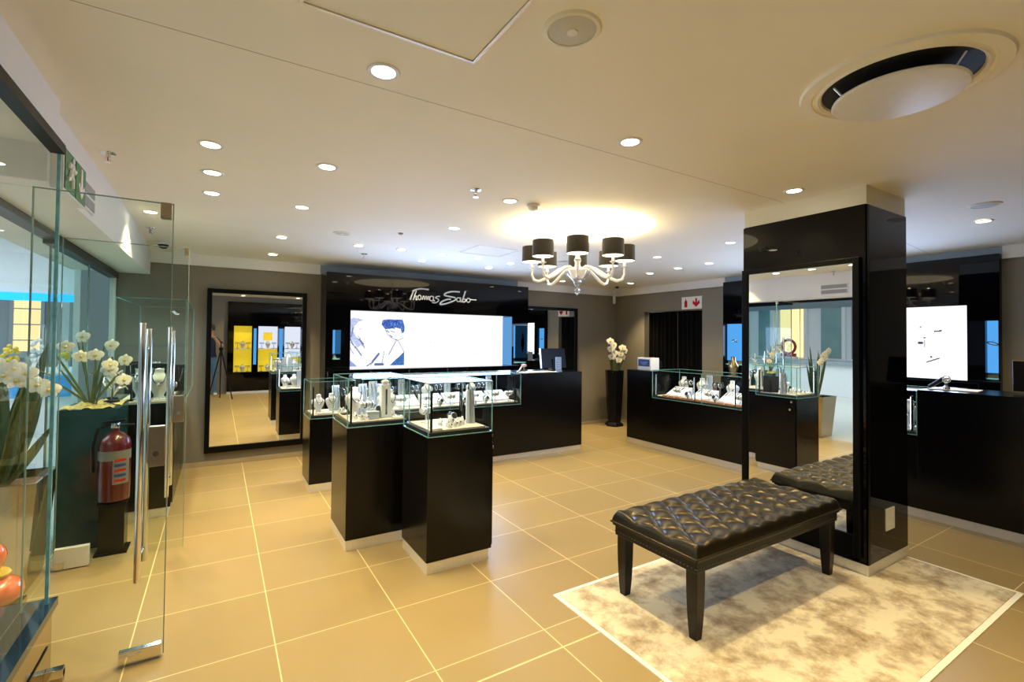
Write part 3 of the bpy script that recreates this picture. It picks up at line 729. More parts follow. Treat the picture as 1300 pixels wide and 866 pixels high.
for k in range(8):
    a = a0+k*PI/4; c, s = math.cos(a), math.sin(a)
    arm = B().tube([(c*r, s*r, z) for r, z in ((.05, .245), (.10, .262), (.16, .250), (.23, .205), (.30, .158), (.355, .136), (.40, .150), (.42, .195), (.42, .262))], [.011, .013, .0135, .014, .015, .0145, .013, .010, .009], 10).done('arm', 'milk_glass', ch, True, world=False)
    B().lathe([(.010, 0), (.026, .008), (.030, .014), (.012, .02), (.013, .07)], (c*.42, s*.42, .255), 14).done('candle_cup', 'milk_glass', arm, True, world=False)
    sh = B().lathe([(.090, .318), (.094, .318), (.092, .458), (.088, .458)], (c*.42, s*.42, 0), 32, caps=False).done('shade', 'shade_brown', ch, True, world=False)
    B().lathe([(.087, .456), (.089, .320)], (c*.42, s*.42, 0), 32, caps=False).done('shade_lining', 'shade_lining', sh, True, world=False)
    B().lathe([(.010, .325), (.022, .35), (.024, .375), (.012, .40), (0, .405)], (c*.42, s*.42, 0), 12).done('bulb', 'shade_lining', sh, True, world=False)
    B().lathe([(.087, .3195), (.087, .3205)], (c*.42, s*.42, 0), 28).done('diffuser', 'shade_lining', sh, world=False)
    L = bpy.data.lights.new('chandelier_glow', 'POINT'); L.energy = 3; L.color = (1, .80, .46); L.shadow_soft_size = .03
    o = bpy.data.objects.new('chandelier_glow', L); o.location = (2.80+c*.42, 3.42+s*.42, 1.896+.44); col.objects.link(o)
    # crystal leaf spikes on the bowl
    if k % 2 == 0:
        B().tube([(c*.05, s*.05, .15), (c*.09, s*.09, .19), (c*.115, s*.115, .245)], [.006, .010, .004], 8).done('crystal_leaf', 'clear_crystal', ch, True, world=False)

# ------------------------------------------------------------------ rug and bench
rug = root('area_rug', (2.9, 1.56, 0), 'cream mottled pile rug with white edging under the bench', 'rug')
def lshape(x0, x1, y0, y1, ins, h):
    px, py = PX0-ins, PY0-ins
    return [(x0, y0), (x1, y0), (x1, py), (px, py), (px, y1), (x0, y1)]
P_ = lshape(1.694, 4.135, .85, 2.272, .006, 0)
B().prism(P_, lambda x, y: (x, y, .0), lambda x, y: (x, y, .006)).done('border', 'rug_edge', rug)
Pi_ = [(1.721, .877), (4.108, .877), (4.108, PY0-.010), (PX0-.010, PY0-.010), (PX0-.010, 2.245), (1.721, 2.245)]
B().prism(Pi_, lambda x, y: (x, y, .004), lambda x, y: (x, y, .0095)).done('pile', 'rug', rug)

bn = root('tufted_bench', (2.71, 1.815, .0095), 'black button tufted leather bench with tapered dark legs on rug', 'bench')
CX0, CX1, CY0, CY1 = 2.0, 3.425, 1.52, 2.115
nx, ny = 9, 5
px_, py_ = (CX1-CX0-.17)/(nx-1), (CY1-CY0-.15)/(ny-1)
def cushion(u, v):
    x, y = CX0+(CX1-CX0)*u, CY0+(CY1-CY0)*v
    ex_ = min(x-CX0, CX1-x); ey_ = min(y-CY0, CY1-y)
    R = .036
    fx_ = math.sqrt(max(0, 1-(1-min(1, ex_/R))**2)); fy_ = math.sqrt(max(0, 1-(1-min(1, ey_/R))**2))
    edge = fx_*fy_
    A_, B_ = (x-CX0-.085)/px_, (y-CY0-.075)/py_
    inner = 0 <= B_ <= ny-1
    # diamond lattice
    bb = min(max(B_, 0), ny-1)
    p = (A_+.5*bb); q = (A_-.5*bb)
    puff = (abs(math.sin(PI*p))*abs(math.sin(PI*q)))**.50
    out = abs(B_-bb)                      # straight pleats outside the first and last button row
    puff = puff+(1-puff)*min(.78, out*1.5)
    xe = max(0, -.25-A_, A_-(nx-.75))     # creases die away towards the short ends
    puff = puff+(1-puff)*min(1, xe*2.6)
    # button dimples
    dmin = 9
    for j in range(ny):
        by = CY0+.075+j*py_
        if abs(by-y) > .06: continue
        off = (j % 2)*.5
        for i in range(nx):
            bx = CX0+.085+(i+off)*px_
            d = math.hypot(bx-x, by-y)
            if d < dmin: dmin = d
    dim = math.exp(-(dmin/.016)**2)*.4
    z = .430+.066*edge*(.50+.50*puff*(1-dim))
    # gentle crown
    return (x, y, z)
B().grid(230, 104, cushion).done('cushion', 'leather', bn, True, recalc=False)
b = B(); b.box(CX0+.004, CX1-.004, CY0+.004, CY1-.004, .408, .436, .008); b.done('cushion_band', 'leather_trim', bn)
B().box(CX0+.016, CX1-.016, CY0+.016, CY1-.016, .352, .410, .006).done('apron', 'leather_trim', bn)
b = B()
pp = [(CX0, CY0), (CX1, CY0), (CX1, CY1), (CX0, CY1)]
b.tube([(x, y, .428) for x, y in pp]+[(CX0, CY0, .428)], .006, 8); b.done('piping', 'leather', bn, True)
nails = B()
for k in range(60): nails.ball((CX0+.02+(CX1-CX0-.04)*k/59, CY0+.015, .376), .0035, 6, 4)
for k in range(26): nails.ball((CX0+.015, CY0+.02+(CY1-CY0-.04)*k/25, .376), .0035, 6, 4)
nails.done('nail_trim', 'dark_silver', bn, True)
for j in range(ny):
    for i in range(nx-(j % 2)):
        bx, by = CX0+.085+(i+.5*(j % 2))*px_, CY0+.075+j*py_
        B().ball((bx, by, .463), .0075, 10, 6, (1, 1, .6)).done('button', 'leather', bn, True)
for lx in (2.062, 3.363):
    for ly in (1.575, 2.06):
        b = B(); b.box(lx-.033, lx+.033, ly-.033, ly+.033, .0095, .372, .004)
        for v in b.bm.verts:
            t = max(0, 1-(v.co.z-.0095)/.33)
            k = 1-.36*t**2.2
            v.co.x = lx+(v.co.x-lx)*k; v.co.y = ly+(v.co.y-ly)*k
        bmesh.ops.subdivide_edges(b.bm, edges=[e for e in b.bm.edges if abs(e.verts[0].co.z-e.verts[1].co.z) > .2], cuts=5)
        for v in b.bm.verts:
            if .02 < v.co.z < .36:
                z = (v.co.z-.0095)/.3625; k0 = .64+(1-.64)*z; k1 = 1-.36*(1-z)**2.4
                v.co.x = lx+(v.co.x-lx)*k1/k0; v.co.y = ly+(v.co.y-ly)*k1/k0
        b.done('leg', 'espresso_wood', bn)
# ------------------------------------------------------------------ glass cases, pedestals, counters
def glass_case(par, x0, x1, y0, y1, z0, z1, joints=()):
    g = root('glass_case', ((x0+x1)/2, (y0+y1)/2, z0), None, None)
    g.parent = par; g.matrix_parent_inverse = RM[par.name].inverted()
    e = .0028
    for q in (((x0, y0, z0), (x1, y0, z0), (x1, y0, z1), (x0, y0, z1)), ((x0, y1, z0), (x1, y1, z0), (x1, y1, z1), (x0, y1, z1)),
              ((x0, y0, z0), (x0, y1, z0), (x0, y1, z1), (x0, y0, z1)), ((x1, y0, z0), (x1, y1, z0), (x1, y1, z1), (x1, y0, z1)),
              ((x0, y0, z1), (x1, y0, z1), (x1, y1, z1), (x0, y1, z1))):
        B().quad(*q).done('glass_pane', 'case_glass', g)
    b = B()
    for x in (x0, x1):
        for y in (y0, y1): b.box(x-e, x+e, y-e, y+e, z0, z1)
        for z in (z0+e, z1): b.box(x-e, x+e, y0, y1, z-e, z+e)
    for y in (y0, y1):
        for z in (z0+e, z1): b.box(x0, x1, y-e, y+e, z-e, z+e)
    for x in joints:
        b.box(x-e*.7, x+e*.7, y0-e*.7, y0+e*.7, z0, z1)
    b.done('glass_edges', 'glass_edge', g)
    return g
def light_bar(x, y, z0, z1, par, sx=1, sy=1):
    B().box(x-.006, x+.006, y-.006, y+.006, z0, z1).done('light_bar', 'black_plastic', par)
    if sy > 0: B().box(x-.003, x+.003, y+.006, y+.010, z0+.02, z1-.01).done('led_strip', 'led_soft', par)
emat('led_soft', (.80, .90, 1.), 5.)
def knob(c, ax, par):
    M = {'y': Matrix.Rotation(-PI/2, 4, 'X'), 'x': Matrix.Rotation(PI/2, 4, 'Y')}[ax]
    B().lathe([(.006, 0), (.006, .012), (.013, .016), (.013, .024), (0, .026)], c, 14, M).done('knob', 'chrome', par, True)
def pedestal(x0, x1, y0, y1, zb, zt, lab):
    r_ = root('display_pedestal', ((x0+x1)/2, (y0+y1)/2, 0), lab, 'display pedestal', 'glass topped display pedestals')
    B().box(x0, x1, y0, y1, .073, zb, .002).done('body', 'black_wood', r_)
    B().box(x0+.004, x1-.022, y0+.004, y1-.012, 0, .073).done('plinth', 'steel', r_)
    n = 3; h = (zb-.12)/n
    for k in range(n):
        d = B().box(x0+.012, x1-.012, y1, y1+.012, .09+k*h+.004, .09+(k+1)*h-.004, .001).done('drawer', 'black_wood', r_)
        knob((x1-.09, y1+.012, .09+(k+.5)*h), 'y', d)
    d = B().box(x1, x1+.012, y0+.012, y1-.012, .09, zb-.075, .001).done('door', 'black_wood', r_)
    knob((x1+.012, y0+.06, zb-.12), 'x', d)
    knob((x1+.0, y0+.05, zb-.035), 'x', r_)
    B().box(x0+.014, x1-.014, y0+.014, y1-.014, zb, zb+.028).done('deck', 'black_matte', r_)
    B().box(x0+.035, x1-.035, y0+.035, y1-.035, zb+.028, zb+.038, .002).done('pad', 'cream_pad', r_)
    glass_case(r_, x0+.003, x1-.003, y0+.003, y1-.003, zb, zt)
    light_bar(x0+.032, y0+.028, zb+.02, zt-.05, r_, 1, 1)
    light_bar(x1-.032, y1-.028, zb+.02, zt-.05, r_, -1, -1)
    return r_
P1 = (.765, 1.19, 4.95, 5.37, .70, 1.06); P2 = (.780, 1.235, 3.465, 3.965, .858, 1.205); P3 = (1.144, 1.612, 2.868, 3.345, .862, 1.208)
pedestal(*P1, 'lower black display pedestal with glass case, hindmost of three in front of the mirror')
pedestal(*P2, 'black display pedestal with glass case, middle one of the three, holding a tall white tower')
pedestal(*P3, 'black display pedestal with glass case, frontmost one on brushed steel plinth')

# left counter
LX0, LXs, LX1, LY0, LY1, LT = 1.30, 3.272, 4.262, 5.095, 5.72, 1.058
cl = root('sales_counter', ((LX0+LX1)/2, LY0+.3, 0), 'black sales counter with long glass case in front of the lettered black wall', 'counter')
B().box(LXs, LX1, LY0, LY1, .06, LT, .002).done('till_block', 'black_wood', cl)
B().box(LX0, LXs, LY0, LY1, .06, .672, .001).done('body', 'black_wood', cl)
B().box(LX0+.01, LX1-.01, LY0+.012, LY1-.02, 0, .06).done('plinth', 'steel', cl)
B().box(LX0+.01, LXs-.004, LY0+.012, LY1-.012, .672, .70).done('deck', 'black_matte', cl)
B().box(LX0+.03, LXs-.03, LY0+.04, LY1-.05, .70, .712, .002).done('pad', 'cream_pad', cl)
glass_case(cl, LX0, LXs-.004, LY0+.003, LY1-.003, .672, LT-.003, (2.3,))
for x in (1.34, 1.95, 2.55, 3.2): light_bar(x, LY0+.03, .70, LT-.05, cl)

# right counter (runs along the right wall)
RX0, RX1, RT = 5.15, 5.72, 1.085
cr = root('sales_counter', (RX0+.3, 2.6, 0), 'long black sales counter with glass case running behind the pillar on the right', 'counter')
B().box(RX0, RX1, 4.652, 5.13, .075, RT-.02, .002).done('till_block', 'black_wood', cr)
B().box(RX0, RX1, -.6, 1.693, .075, RT+.01, .002).done('till_block', 'black_wood', cr)
B().box(RX0, RX1, 1.693, 4.652, .075, .70, .001).done('body', 'black_wood', cr)
B().box(RX0+.012, RX1-.02, -.59, 5.12, 0, .075).done('plinth', 'steel', cr)
B().box(RX0+.012, RX1-.012, 1.70, 4.645, .70, .725).done('deck', 'black_matte', cr)
B().box(RX0+.05, RX1-.05, 1.73, 4.615, .725, .737, .002).done('pad', 'cream_pad', cr)
g = glass_case(cr, RX0+.003, RX1-.003, 1.697, 4.648, .70, RT-.003, ())
B().box(RX0, RX0+.006, 3.85, 3.856, .70, RT).done('glass_joint', 'glass_edge', g)
for y in (4.60, 3.98, 3.42, 2.8, 2.2, 1.74): light_bar(RX0+.035, y, .725, RT-.05, cr)

# ------------------------------------------------------------------ jewellery props (prototypes at the origin)
def p_bust(mat='white_display'):
    r_ = root('necklace_bust', (0, 0, 0), 'x', 'jewellery bust')
    B().lathe([(.040, 0), (.040, .006), (.028, .012), (.026, .03), (.048, .075), (.062, .115), (.058, .135), (.030, .155), (.024, .175), (.026, .19), (0, .195)], seg=20, sq=(1, .62)).done('bust', mat, r_, True, world=False)
    pts = []
    for k in range(21):
        t = -1+2*k/20; pts.append((.036*math.sin(t*PI/2), -.022-.020*math.cos(t*PI/2), .162-.062*math.cos(t*PI/2)))
    ch_ = B().tube(pts, .0032, 6).done('necklace', 'dark_silver', r_, True, world=False)
    B().ball((0, -.046, .092), .010, 10, 8, (1, .5, 1.2)).done('pendant', 'silver', ch_, True, world=False)
    return r_
def p_tower():
    r_ = root('earring_tower', (0, 0, 0), 'x', 'jewellery stand')
    b = B(); b.box(-.032, .032, -.022, .022, 0, .235, .004, taper=1.25); b.done('column', 'white_display', r_, world=False)
    B().box(-.006, .006, -.0275, -.020, .02, .20).done('slit', 'dark_silver', r_, world=False)
    B().ball((0, 0, .25), .026, 14, 8, (1.1, .85, .75)).done('head', 'white_display', r_, True, world=False)
    for s in (-1, 1): B().tube([(s*.03, -.02, .25), (s*.033, -.024, .232), (s*.031, -.024, .215)], .003, 6).done('earring', 'silver', r_, True, world=False)
    return r_
def p_drape():
    r_ = root('draped_stand', (0, 0, 0), 'x', 'jewellery stand')
    n = 22
    b = B(); b.grid(n, 10, lambda u, v: ((u-.5)*.085*(1-.25*v), -.012*math.sin(u*PI*5)*(1-.3*v)-.03*math.sin(PI*u)*(1-v*.6), .002+.235*v)); b.done('cover', 'grey_display', r_, True, world=False)
    B().box(-.030, .030, .004, .018, 0, .232, .003).done('back_board', 'white_display', r_, world=False)
    for s in (-.4, .15): B().tube([(s*.05-.01, -.03, .22), (s*.05, -.046, .12), (s*.05+.012, -.034, .215)], .0028, 6).done('chain', 'silver', r_, True, world=False)
    return r_
def p_ring():
    r_ = root('ring_cone', (0, 0, 0), 'x', 'jewellery stand')
    B().lathe([(.017, 0), (.016, .006), (.005, .046), (0, .05)], seg=14).done('cone', 'white_display', r_, True, world=False)
    rg = B().torus((0, 0, .024), .0125, .0028).done('ring', 'silver', r_, True, world=False)
    B().ball((0, -.014, .027), .006, 8, 6).done('stone', 'dark_silver', rg, True, world=False)
    return r_
def p_bar():
    r_ = root('bracelet_bar', (0, 0, 0), 'x', 'jewellery stand')
    B().box(-.03, .03, -.022, .022, 0, .008, .002).done('base', 'white_display', r_, world=False)
    B().tube([(0, 0, .006), (0, 0, .09)], .006, 8).done('stem', 'white_display', r_, world=False)
    B().tube([(-.055, 0, .095), (.055, 0, .095)], .021, 16).done('roll', 'white_display', r_, True, world=False)
    for k, x in enumerate((-.035, -.008, .018, .042)): B().torus((x, 0, .092), .0255, .004, 'X').done('bracelet', 'dark_silver' if k % 2 else 'silver', r_, True, world=False)
    return r_
def p_watch():
    r_ = root('wrist_watch', (0, 0, 0), 'x', 'watch')
    T = Matrix.Translation((0, 0, .042)) @ Matrix.Rotation(-.5, 4, 'X')
    b = B(); b.torus((0, 0, .042), .034, .008, 'X', 22, 8); b.done('strap', 'dark_silver', r_, True, world=False)
    M = Matrix.Translation((0, -.033, .056)) @ Matrix.Rotation(1.15, 4, 'X')
    B().lathe([(.024, 0), (.026, .004), (.023, .010)], seg=24, M=M).done('case', 'silver', r_, True, world=False)
    B().lathe([(.019, .0102), (.019, .011)], seg=24, M=M).done('dial', 'black_matte', r_, world=False)
    B().lathe([(.030, 0), (.024, .03), (.026, .055), (0, .058)], seg=16, sq=(.7, .8)).done('cuff', 'white_display', r_, True, world=False)
    return r_
def p_tray():
    r_ = root('ring_tray', (0, 0, 0), 'x', 'jewellery tray')
    B().box(-.075, .075, -.045, .045, 0, .014, .003).done('tray', 'white_display', r_, world=False)
    for i in range(4):
        for j in range(2): B().torus((-.05+.033*i, -.02+.04*j, .019), .010, .0028, 'X', 14, 5).done('ring', 'silver', r_, True, world=False)
    return r_
def p_box():
    r_ = root('gift_box', (0, 0, 0), 'x', 'box')
    B().box(-.045, .045, -.03, .03, 0, .042, .002).done('base', 'grey_display', r_, world=False)
    B().box(-.047, .047, -.032, .032, .042, .055, .002).done('lid', 'grey_display', r_, world=False)
    B().torus((0, 0, .064), .012, .004, 'Y', 14, 6).done('bow', 'white_display', r_, True, world=False)
    return r_
def p_ramp():
    r_ = root('sloped_display', (0, 0, 0), 'x', 'jewellery stand')
    B().prism([(-.10, 0), (.10, .0), (.10, .11), (.095, .115), (-.10, .02)], lambda u, v: (-.13, u, v), lambda u, v: (.13, u, v)).done('ramp', 'white_display', r_, world=False)
    for k in range(6):
        x = -.105+.042*k
        pts = [(x-.010, .085, .110), (x-.004, .02, .079), (x, -.02, .062), (x+.004, .02, .079), (x+.010, .085, .110)]
        B().tube([(a, b_, c+.004) for a, b_, c in pts], .003, 6).done('chain', 'dark_silver' if k % 3 == 0 else 'silver', r_, True, world=False)
    return r_
def p_rack():
    r_ = root('bangle_rack', (0, 0, 0), 'x', 'jewellery stand')
    B().box(-.05, .05, -.03, .03, 0, .01, .002).done('base', 'black_plastic', r_, world=False)
    B().prism([(-.03, .008), (.03, .008), (.028, .03), (-.02, .20), (-.03, .20)], lambda u, v: (-.004, u, v), lambda u, v: (.004, u, v)).done('support', 'black_plastic', r_, world=False)
    B().tube([(-.07, -.018, .19), (.07, -.018, .19)], .006, 8).done('rail', 'black_plastic', r_, world=False)
    for k in range(5): B().torus((-.052+.026*k, -.018, .168), .030, .0042, 'X', 18, 6).done('bangle', 'silver' if k % 2 else 'dark_silver', r_, True, world=False)
    return r_
def p_card():
    r_ = root('price_block', (0, 0, 0), 'x', 'price block')
    B().box(-.045, .045, -.008, .008, 0, .026, .002).done('block', 'tan_card', r_, world=False)
    return r_
def p_board():
    r_ = root('display_board', (0, 0, 0), 'x', 'display board')
    M = Matrix.Rotation(.12, 4, 'X')
    B().box(-.085, .085, 0, .012, .0, .20, .002, M=M).done('board', 'black_matte', r_, world=False)
    B().prism([(.01, 0), (.06, 0), (.0, .15)], lambda u, v: (-.004, u, v), lambda u, v: (.004, u, v)).done('easel', 'black_plastic', r_, world=False)
    for k in range(3):
        x = -.05+.05*k
        B().tube([(x-.014, -.022, .175), (x-.006, -.012, .10), (x, -.008, .075), (x+.006, -.012, .10), (x+.014, -.022, .175)], .003, 6).done('chain', 'silver', r_, True, world=False)
    return r_
PROTO = {}
MK = dict(bust=p_bust, tower=p_tower, drape=p_drape, ring=p_ring, bar=p_bar, watch=p_watch, tray=p_tray, box=p_box, ramp=p_ramp, rack=p_rack, card=p_card, board=p_board)
DESC = dict(bust='white necklace bust with silver chain', tower='tall white earring tower with dark slit', drape='grey draped chain stand', ring='small white ring cone with silver ring', bar='white bracelet roll on stem', watch='silver wrist watch on white cuff',
            tray='white tray of silver rings', box='small grey gift box with bow', ramp='white sloped necklace display', rack='black rack of silver bangles', card='small tan price block', board='black chain board on easel')
CNT = {}
def fill(case, where, group, items, order):
    """items: kind, x, y, z, rz, scale; the labels count along the case in viewing order"""
    seen = {}
    kinds = {}
    for it in items: kinds.setdefault(it[0], []).append(it)
    for kd, lst in kinds.items():
        lst.sort(key=order)
        for i, (k, x, y, z, rz, s) in enumerate(lst):
            if len(lst) == 1: lab = f'{DESC[k]} in {where}'
            else: lab = f'{DESC[k]}, {ORD[i]} from the left in {where}'
            if k not in PROTO:
                o = PROTO[k] = MK[k]()
            else:
                o = copy_tree(PROTO[k])
            o.location = (x, y, z); o.rotation_euler = (0, 0, rz); o.scale = (s, s, s)
            o['label'] = lab; o['group'] = f'{group}'
byx = lambda t: t[1]/t[2]
byy = lambda t: t[1]/t[2]
z3 = P3[4]+.0385
fill('p3', 'the front pedestal case', 'jewellery in the front pedestal case', [
    ('drape', 1.535, 3.06, z3, .5, 1.0), ('board', 1.545, 3.20, z3, 1.12+PI, .95),
    ('ring', 1.335, 2.985, z3, 0, 1.2), ('ring', 1.375, 2.955, z3, .4, 1.05), ('ring', 1.37, 3.03, z3, .8, 1.4), ('ring', 1.42, 2.99, z3, .2, 1.1), ('ring', 1.30, 3.04, z3, 2, 1.1), ('ring', 1.325, 2.935, z3, 1, .9), ('ring', 1.455, 3.02, z3, 3, 1.2),
    ('watch', 1.40, 3.09, z3, .2, 1.0), ('tray', 1.235, 2.965, z3, 1.35, .8), ('bar', 1.26, 3.2, z3, .5, .95)], byx)
z2 = P2[4]+.0385
fill('p2', 'the middle pedestal case', 'jewellery in the middle pedestal case', [
    ('tower', 1.085, 3.60, z2, .15, 1.06), ('box', .985, 3.57, z2, -.1, 1.0), ('watch', 1.03, 3.63, z2, .1, 1.15), ('bar', .965, 3.68, z2, .2, 1.0), ('ring', .90, 3.545, z2, 0, 1.2), ('ring', .865, 3.60, z2, .4, 1.1), ('ring', .935, 3.535, z2, .9, .9), ('ring', 1.15, 3.59, z2, .9, 1.),
    ('bust', .89, 3.74, z2, .2, 1.15), ('drape', .98, 3.84, z2, .2, 1.0), ('drape', 1.075, 3.89, z2, .2, 1.05), ('bust', 1.165, 3.74, z2, .3, 1.0), ('rack', .88, 3.87, z2, .1, 1.05), ('tray', 1.17, 3.545, z2, .1, .55)], byx)
z1 = P1[4]+.0385
fill('p1', 'the back pedestal case', 'jewellery in the back pedestal case', [
    ('bust', .865, 5.09, z1, .15, .95), ('bust', .990, 5.10, z1, .15, .98), ('drape', 1.05, 5.19, z1, .15, 1.1), ('tray', .91, 5.03, z1, .05, .9), ('ring', 1.06, 5.03, z1, .1, 1.1), ('ring', 1.10, 5.06, z1, .1, 1.), ('bar', .88, 5.25, z1, .1, 1.)], byx)
zL = .713
it = []
for k, x in enumerate((1.55, 1.86, 2.17, 2.46, 2.76, 3.06)): it.append(('ramp', x, 5.35, zL, 0, 1.0))
for x in (1.42, 1.72, 2.02, 2.32, 2.62, 2.91): it.append(('rack', x, 5.525, zL, .1, 1.05))
for x in (1.45, 1.75, 2.05, 2.35, 2.66, 2.95, 3.15): it.append(('bar', x, 5.20, zL, .3*math.sin(x*9), 1.05))
for x in (1.60, 2.22, 2.83): it.append(('bust', x, 5.62, zL, .2, 1.25))
for x in (1.9, 2.5, 3.1): it.append(('drape', x, 5.635, zL, .2, 1.2))
for x in (2.20, 2.50, 2.80): it.append(('watch', x, 5.17, zL, .2, 1.1))
fill('cl', 'the left counter case', 'jewellery in the left counter case', it, byx)
zR = .738
it = []
for k in range(12): it.append(('card', 5.19, 4.46-.105*k, .7255, -PI/2, 1.0))
for y in (4.42, 4.02, 3.62): it.append(('ramp', 5.37, y-.05, zR, -PI/2, 1.05))
for y in (4.50, 4.20, 3.75, 3.35): it.append(('bust', 5.635, y, zR, -PI/2+.3, 1.3))
for y in (4.32, 3.88, 3.46, 2.6, 1.82): it.append(('rack', 5.535, y, zR, -PI/2, 1.1))
for y in (4.12, 3.55, 3.2): it.append(('drape', 5.64, y-.02, zR, -PI/2, 1.25))
for y in (4.28, 3.80, 3.38, 3.12): it.append(('bar', 5.222, y, zR, -PI/2, 1.0))
for y in (4.10, 3.70): it.append(('watch', 5.225, y, zR, -PI/2, 1.2))
it += [('bust', 5.3, 1.80, zR, -PI/2, 1.3), ('box', 5.25, 2.0, zR, -PI/2, 1.2), ('ring', 5.24, 1.76, zR, 0, 1.2)]
fill('cr', 'the right counter case', 'jewellery in the right counter case', it, byy)

for (xa, xb), nm in zip(((.34, .75), (.90, 1.36), (1.53, 1.93)), ('left', 'middle', 'right')):
    for zz, lv in ((.565, 'lower'), (1.172, 'upper')):
        fill('rw', f'{lv} {nm} niche in the mirror', 'jewellery in the rear wall niches', [('rack', xa+.085, NW+.055, zz, PI, .8), ('bust', (xa+xb)/2, NW+.055, zz, PI, 1.0), ('rack', xb-.085, NW+.055, zz, PI, .8)], lambda t: t[1])
# ------------------------------------------------------------------ things on the counters
mo = root('computer_monitor', (4.03, 5.45, LT), 'black computer monitor seen from behind on left counter', 'monitor', rz=.12)
Mt = Matrix.Translation((0, 0, .17)) @ Matrix.Rotation(-.12, 4, 'X') @ Matrix.Translation((0, 0, -.17))
B().box(-.235, .235, -.012, .012, .035, .31, .004, M=Mt).done('screen_housing', 'black_plastic', mo, world=False)
B().box(-.225, .225, .012, .014, .045, .30, M=Mt).done('display', 'black_gloss', mo, world=False)
B().box(-.035, .035, -.03, -.014, .02, .16, .003).done('neck', 'black_plastic', mo, world=False)
B().box(-.10, .10, -.09, .07, 0, .012, .004).done('foot', 'black_plastic', mo, world=False)
B().box(-.237, -.232, -.014, .014, .035, .31, M=Mt).done('side_trim', 'steel', mo, world=False)
mo2 = root('computer_monitor', (5.60, .98, RT+.011), 'black computer monitor at right frame edge on the right counter', 'monitor', rz=-PI/2+.25)
Mt = Matrix.Translation((0, 0, .17)) @ Matrix.Rotation(-.14, 4, 'X') @ Matrix.Translation((0, 0, -.17))
B().box(-.22, .22, -.014, .012, .015, .262, .004, M=Mt).done('screen_housing', 'black_plastic', mo2, world=False)
B().box(-.22, .22, -.012, .012, .262, .268, M=Mt).done('top_trim', 'gold', mo2, world=False)
B().box(-.035, .035, -.035, -.015, .01, .14, .003).done('neck', 'black_plastic', mo2, world=False)
B().box(-.10, .10, -.09, .07, 0, .012, .004).done('foot', 'black_plastic', mo2, world=False)
s_ = root('card_holder', (3.935, 5.19, LT), 'small pale blue upright card holder on left counter beside monitor', 'card holder')
B().box(-.05, .05, -.018, .018, 0, .012, .002).done('base', 'blue_card', s_, world=False)
B().box(-.048, .048, -.004, .006, .010, .20, .002, M=Matrix.Rotation(-.05, 4, 'X')).done('back_plate', 'blue_card', s_, world=False)
for k in range(4): B().box(-.03, .03-.008*k, -.007, -.003, .05+.03*k, .054+.03*k).done('printed_line', 'label_white', s_, world=False)
b = B(); b.box(-.26, .26, -.10, .10, 0, .006, .001); b.box(-.22, .20, -.085, .085, .006, .011, .001, M=Matrix.Rotation(.06, 4, 'Z'))
o = root('paper_sheets', (3.62, 5.22, LT), 'stack of white papers lying on left counter before the monitor', 'papers')
b.done('sheets', 'paper', o, world=False)
o = root('necklace_prop', (3.34, 5.20, LT+.001), 'small cream jewellery prop standing on left counter at case end', 'jewellery stand')
B().tube([(-.07, 0, .008), (-.03, 0, .03), (.0, 0, .075), (.02, 0, .092)], [.010, .011, .010, .008], 10).done('arm', 'white_display', o, True, world=False)
B().ball((.04, 0, .095), .035, 14, 10, (1.15, .6, .62)).done('head', 'white_display', o, True, world=False)
B().tube([(.055, 0, .002), (.035, 0, .08)], .008, 8).done('leg', 'gold', o, True, world=False)
# card printer at the far end of the right counter
pr = root('receipt_printer', (5.32, 4.88, RT-.02), 'white boxy printer with navy label on far end of right counter', 'printer', rz=-PI/2-.08)
b = B(); b.box(-.14, .14, -.08, .08, 0, .18, .010); b.done('housing', 'white_plastic', pr, world=False)
B().box(-.115, .115, -.083, -.0795, .055, .155, .001).done('label', 'navy_print', pr, world=False)
for k, w in enumerate((.07, .05)): B().box(-w, w, -.0845, -.083, .108-.022*k, .116-.022*k).done('label_line', 'blue_card', pr, world=False)
B().box(-.10, .10, -.02, .05, .18, .186, .002).done('paper_slot', 'black_plastic', pr, world=False)
tm = root('card_terminal', (5.50, 4.86, RT-.002), 'black card payment terminal beside the white printer', 'card terminal', rz=-PI/2)
B().box(-.045, .045, -.06, .06, 0, .10, .008, M=Matrix.Rotation(.3, 4, 'X') @ Matrix.Translation((0, 0, .0))).done('body', 'black_plastic', tm, world=False)
B().tube([(.03, -.05, .10), (.06, -.075, .12), (.065, -.06, .07), (.03, -.05, .05)], .008, 8).done('cradle_arm', 'chrome', tm, True, world=False)
bz = root('sculpted_bust', (5.93, 3.94, 0), 'tan sculpted jewellery bust behind right counter, just left of pillar', 'jewellery bust')
B().box(-.10, .10, -.12, .12, 0, 1.02, .003).done('stand', 'black_wood', bz, world=False)
B().lathe([(.075, 1.02), (.075, 1.03), (.03, 1.04), (.06, 1.10), (.075, 1.16), (.04, 1.22), (.03, 1.26), (.032, 1.285), (0, 1.29)], seg=20, sq=(.6, 1)).done('bust', 'gold', bz, True, world=False)
# calculator stand and papers on the near part of the right counter
o = root('paper_sheets', (5.42, 1.52, RT+.011), 'white papers lying on the right counter beside the tilted display', 'papers', rz=.1)
B().box(-.12, .12, -.16, .16, 0, .006, .001).done('sheets', 'paper', o, world=False)
o = root('pen_display', (5.36, 1.60, RT+.018), 'tilted black and silver jewellery stand on right counter beside papers', 'jewellery stand', rz=-PI/2-.2)
B().tube([(-.08, 0, .01), (.02, 0, .085)], [.014, .018], 10).done('tilted_bar', 'black_plastic', o, True, world=False)
B().lathe([(.028, 0), (.024, .015), (.010, .03), (.012, .07), (.03, .085), (.02, .10), (0, .105)], (.04, .01, 0), 16).done('stand', 'silver', o, True, world=False)
B().torus((.05, -.01, .085), .028, .005, 'Y').done('bangle', 'silver', o, True, world=False)

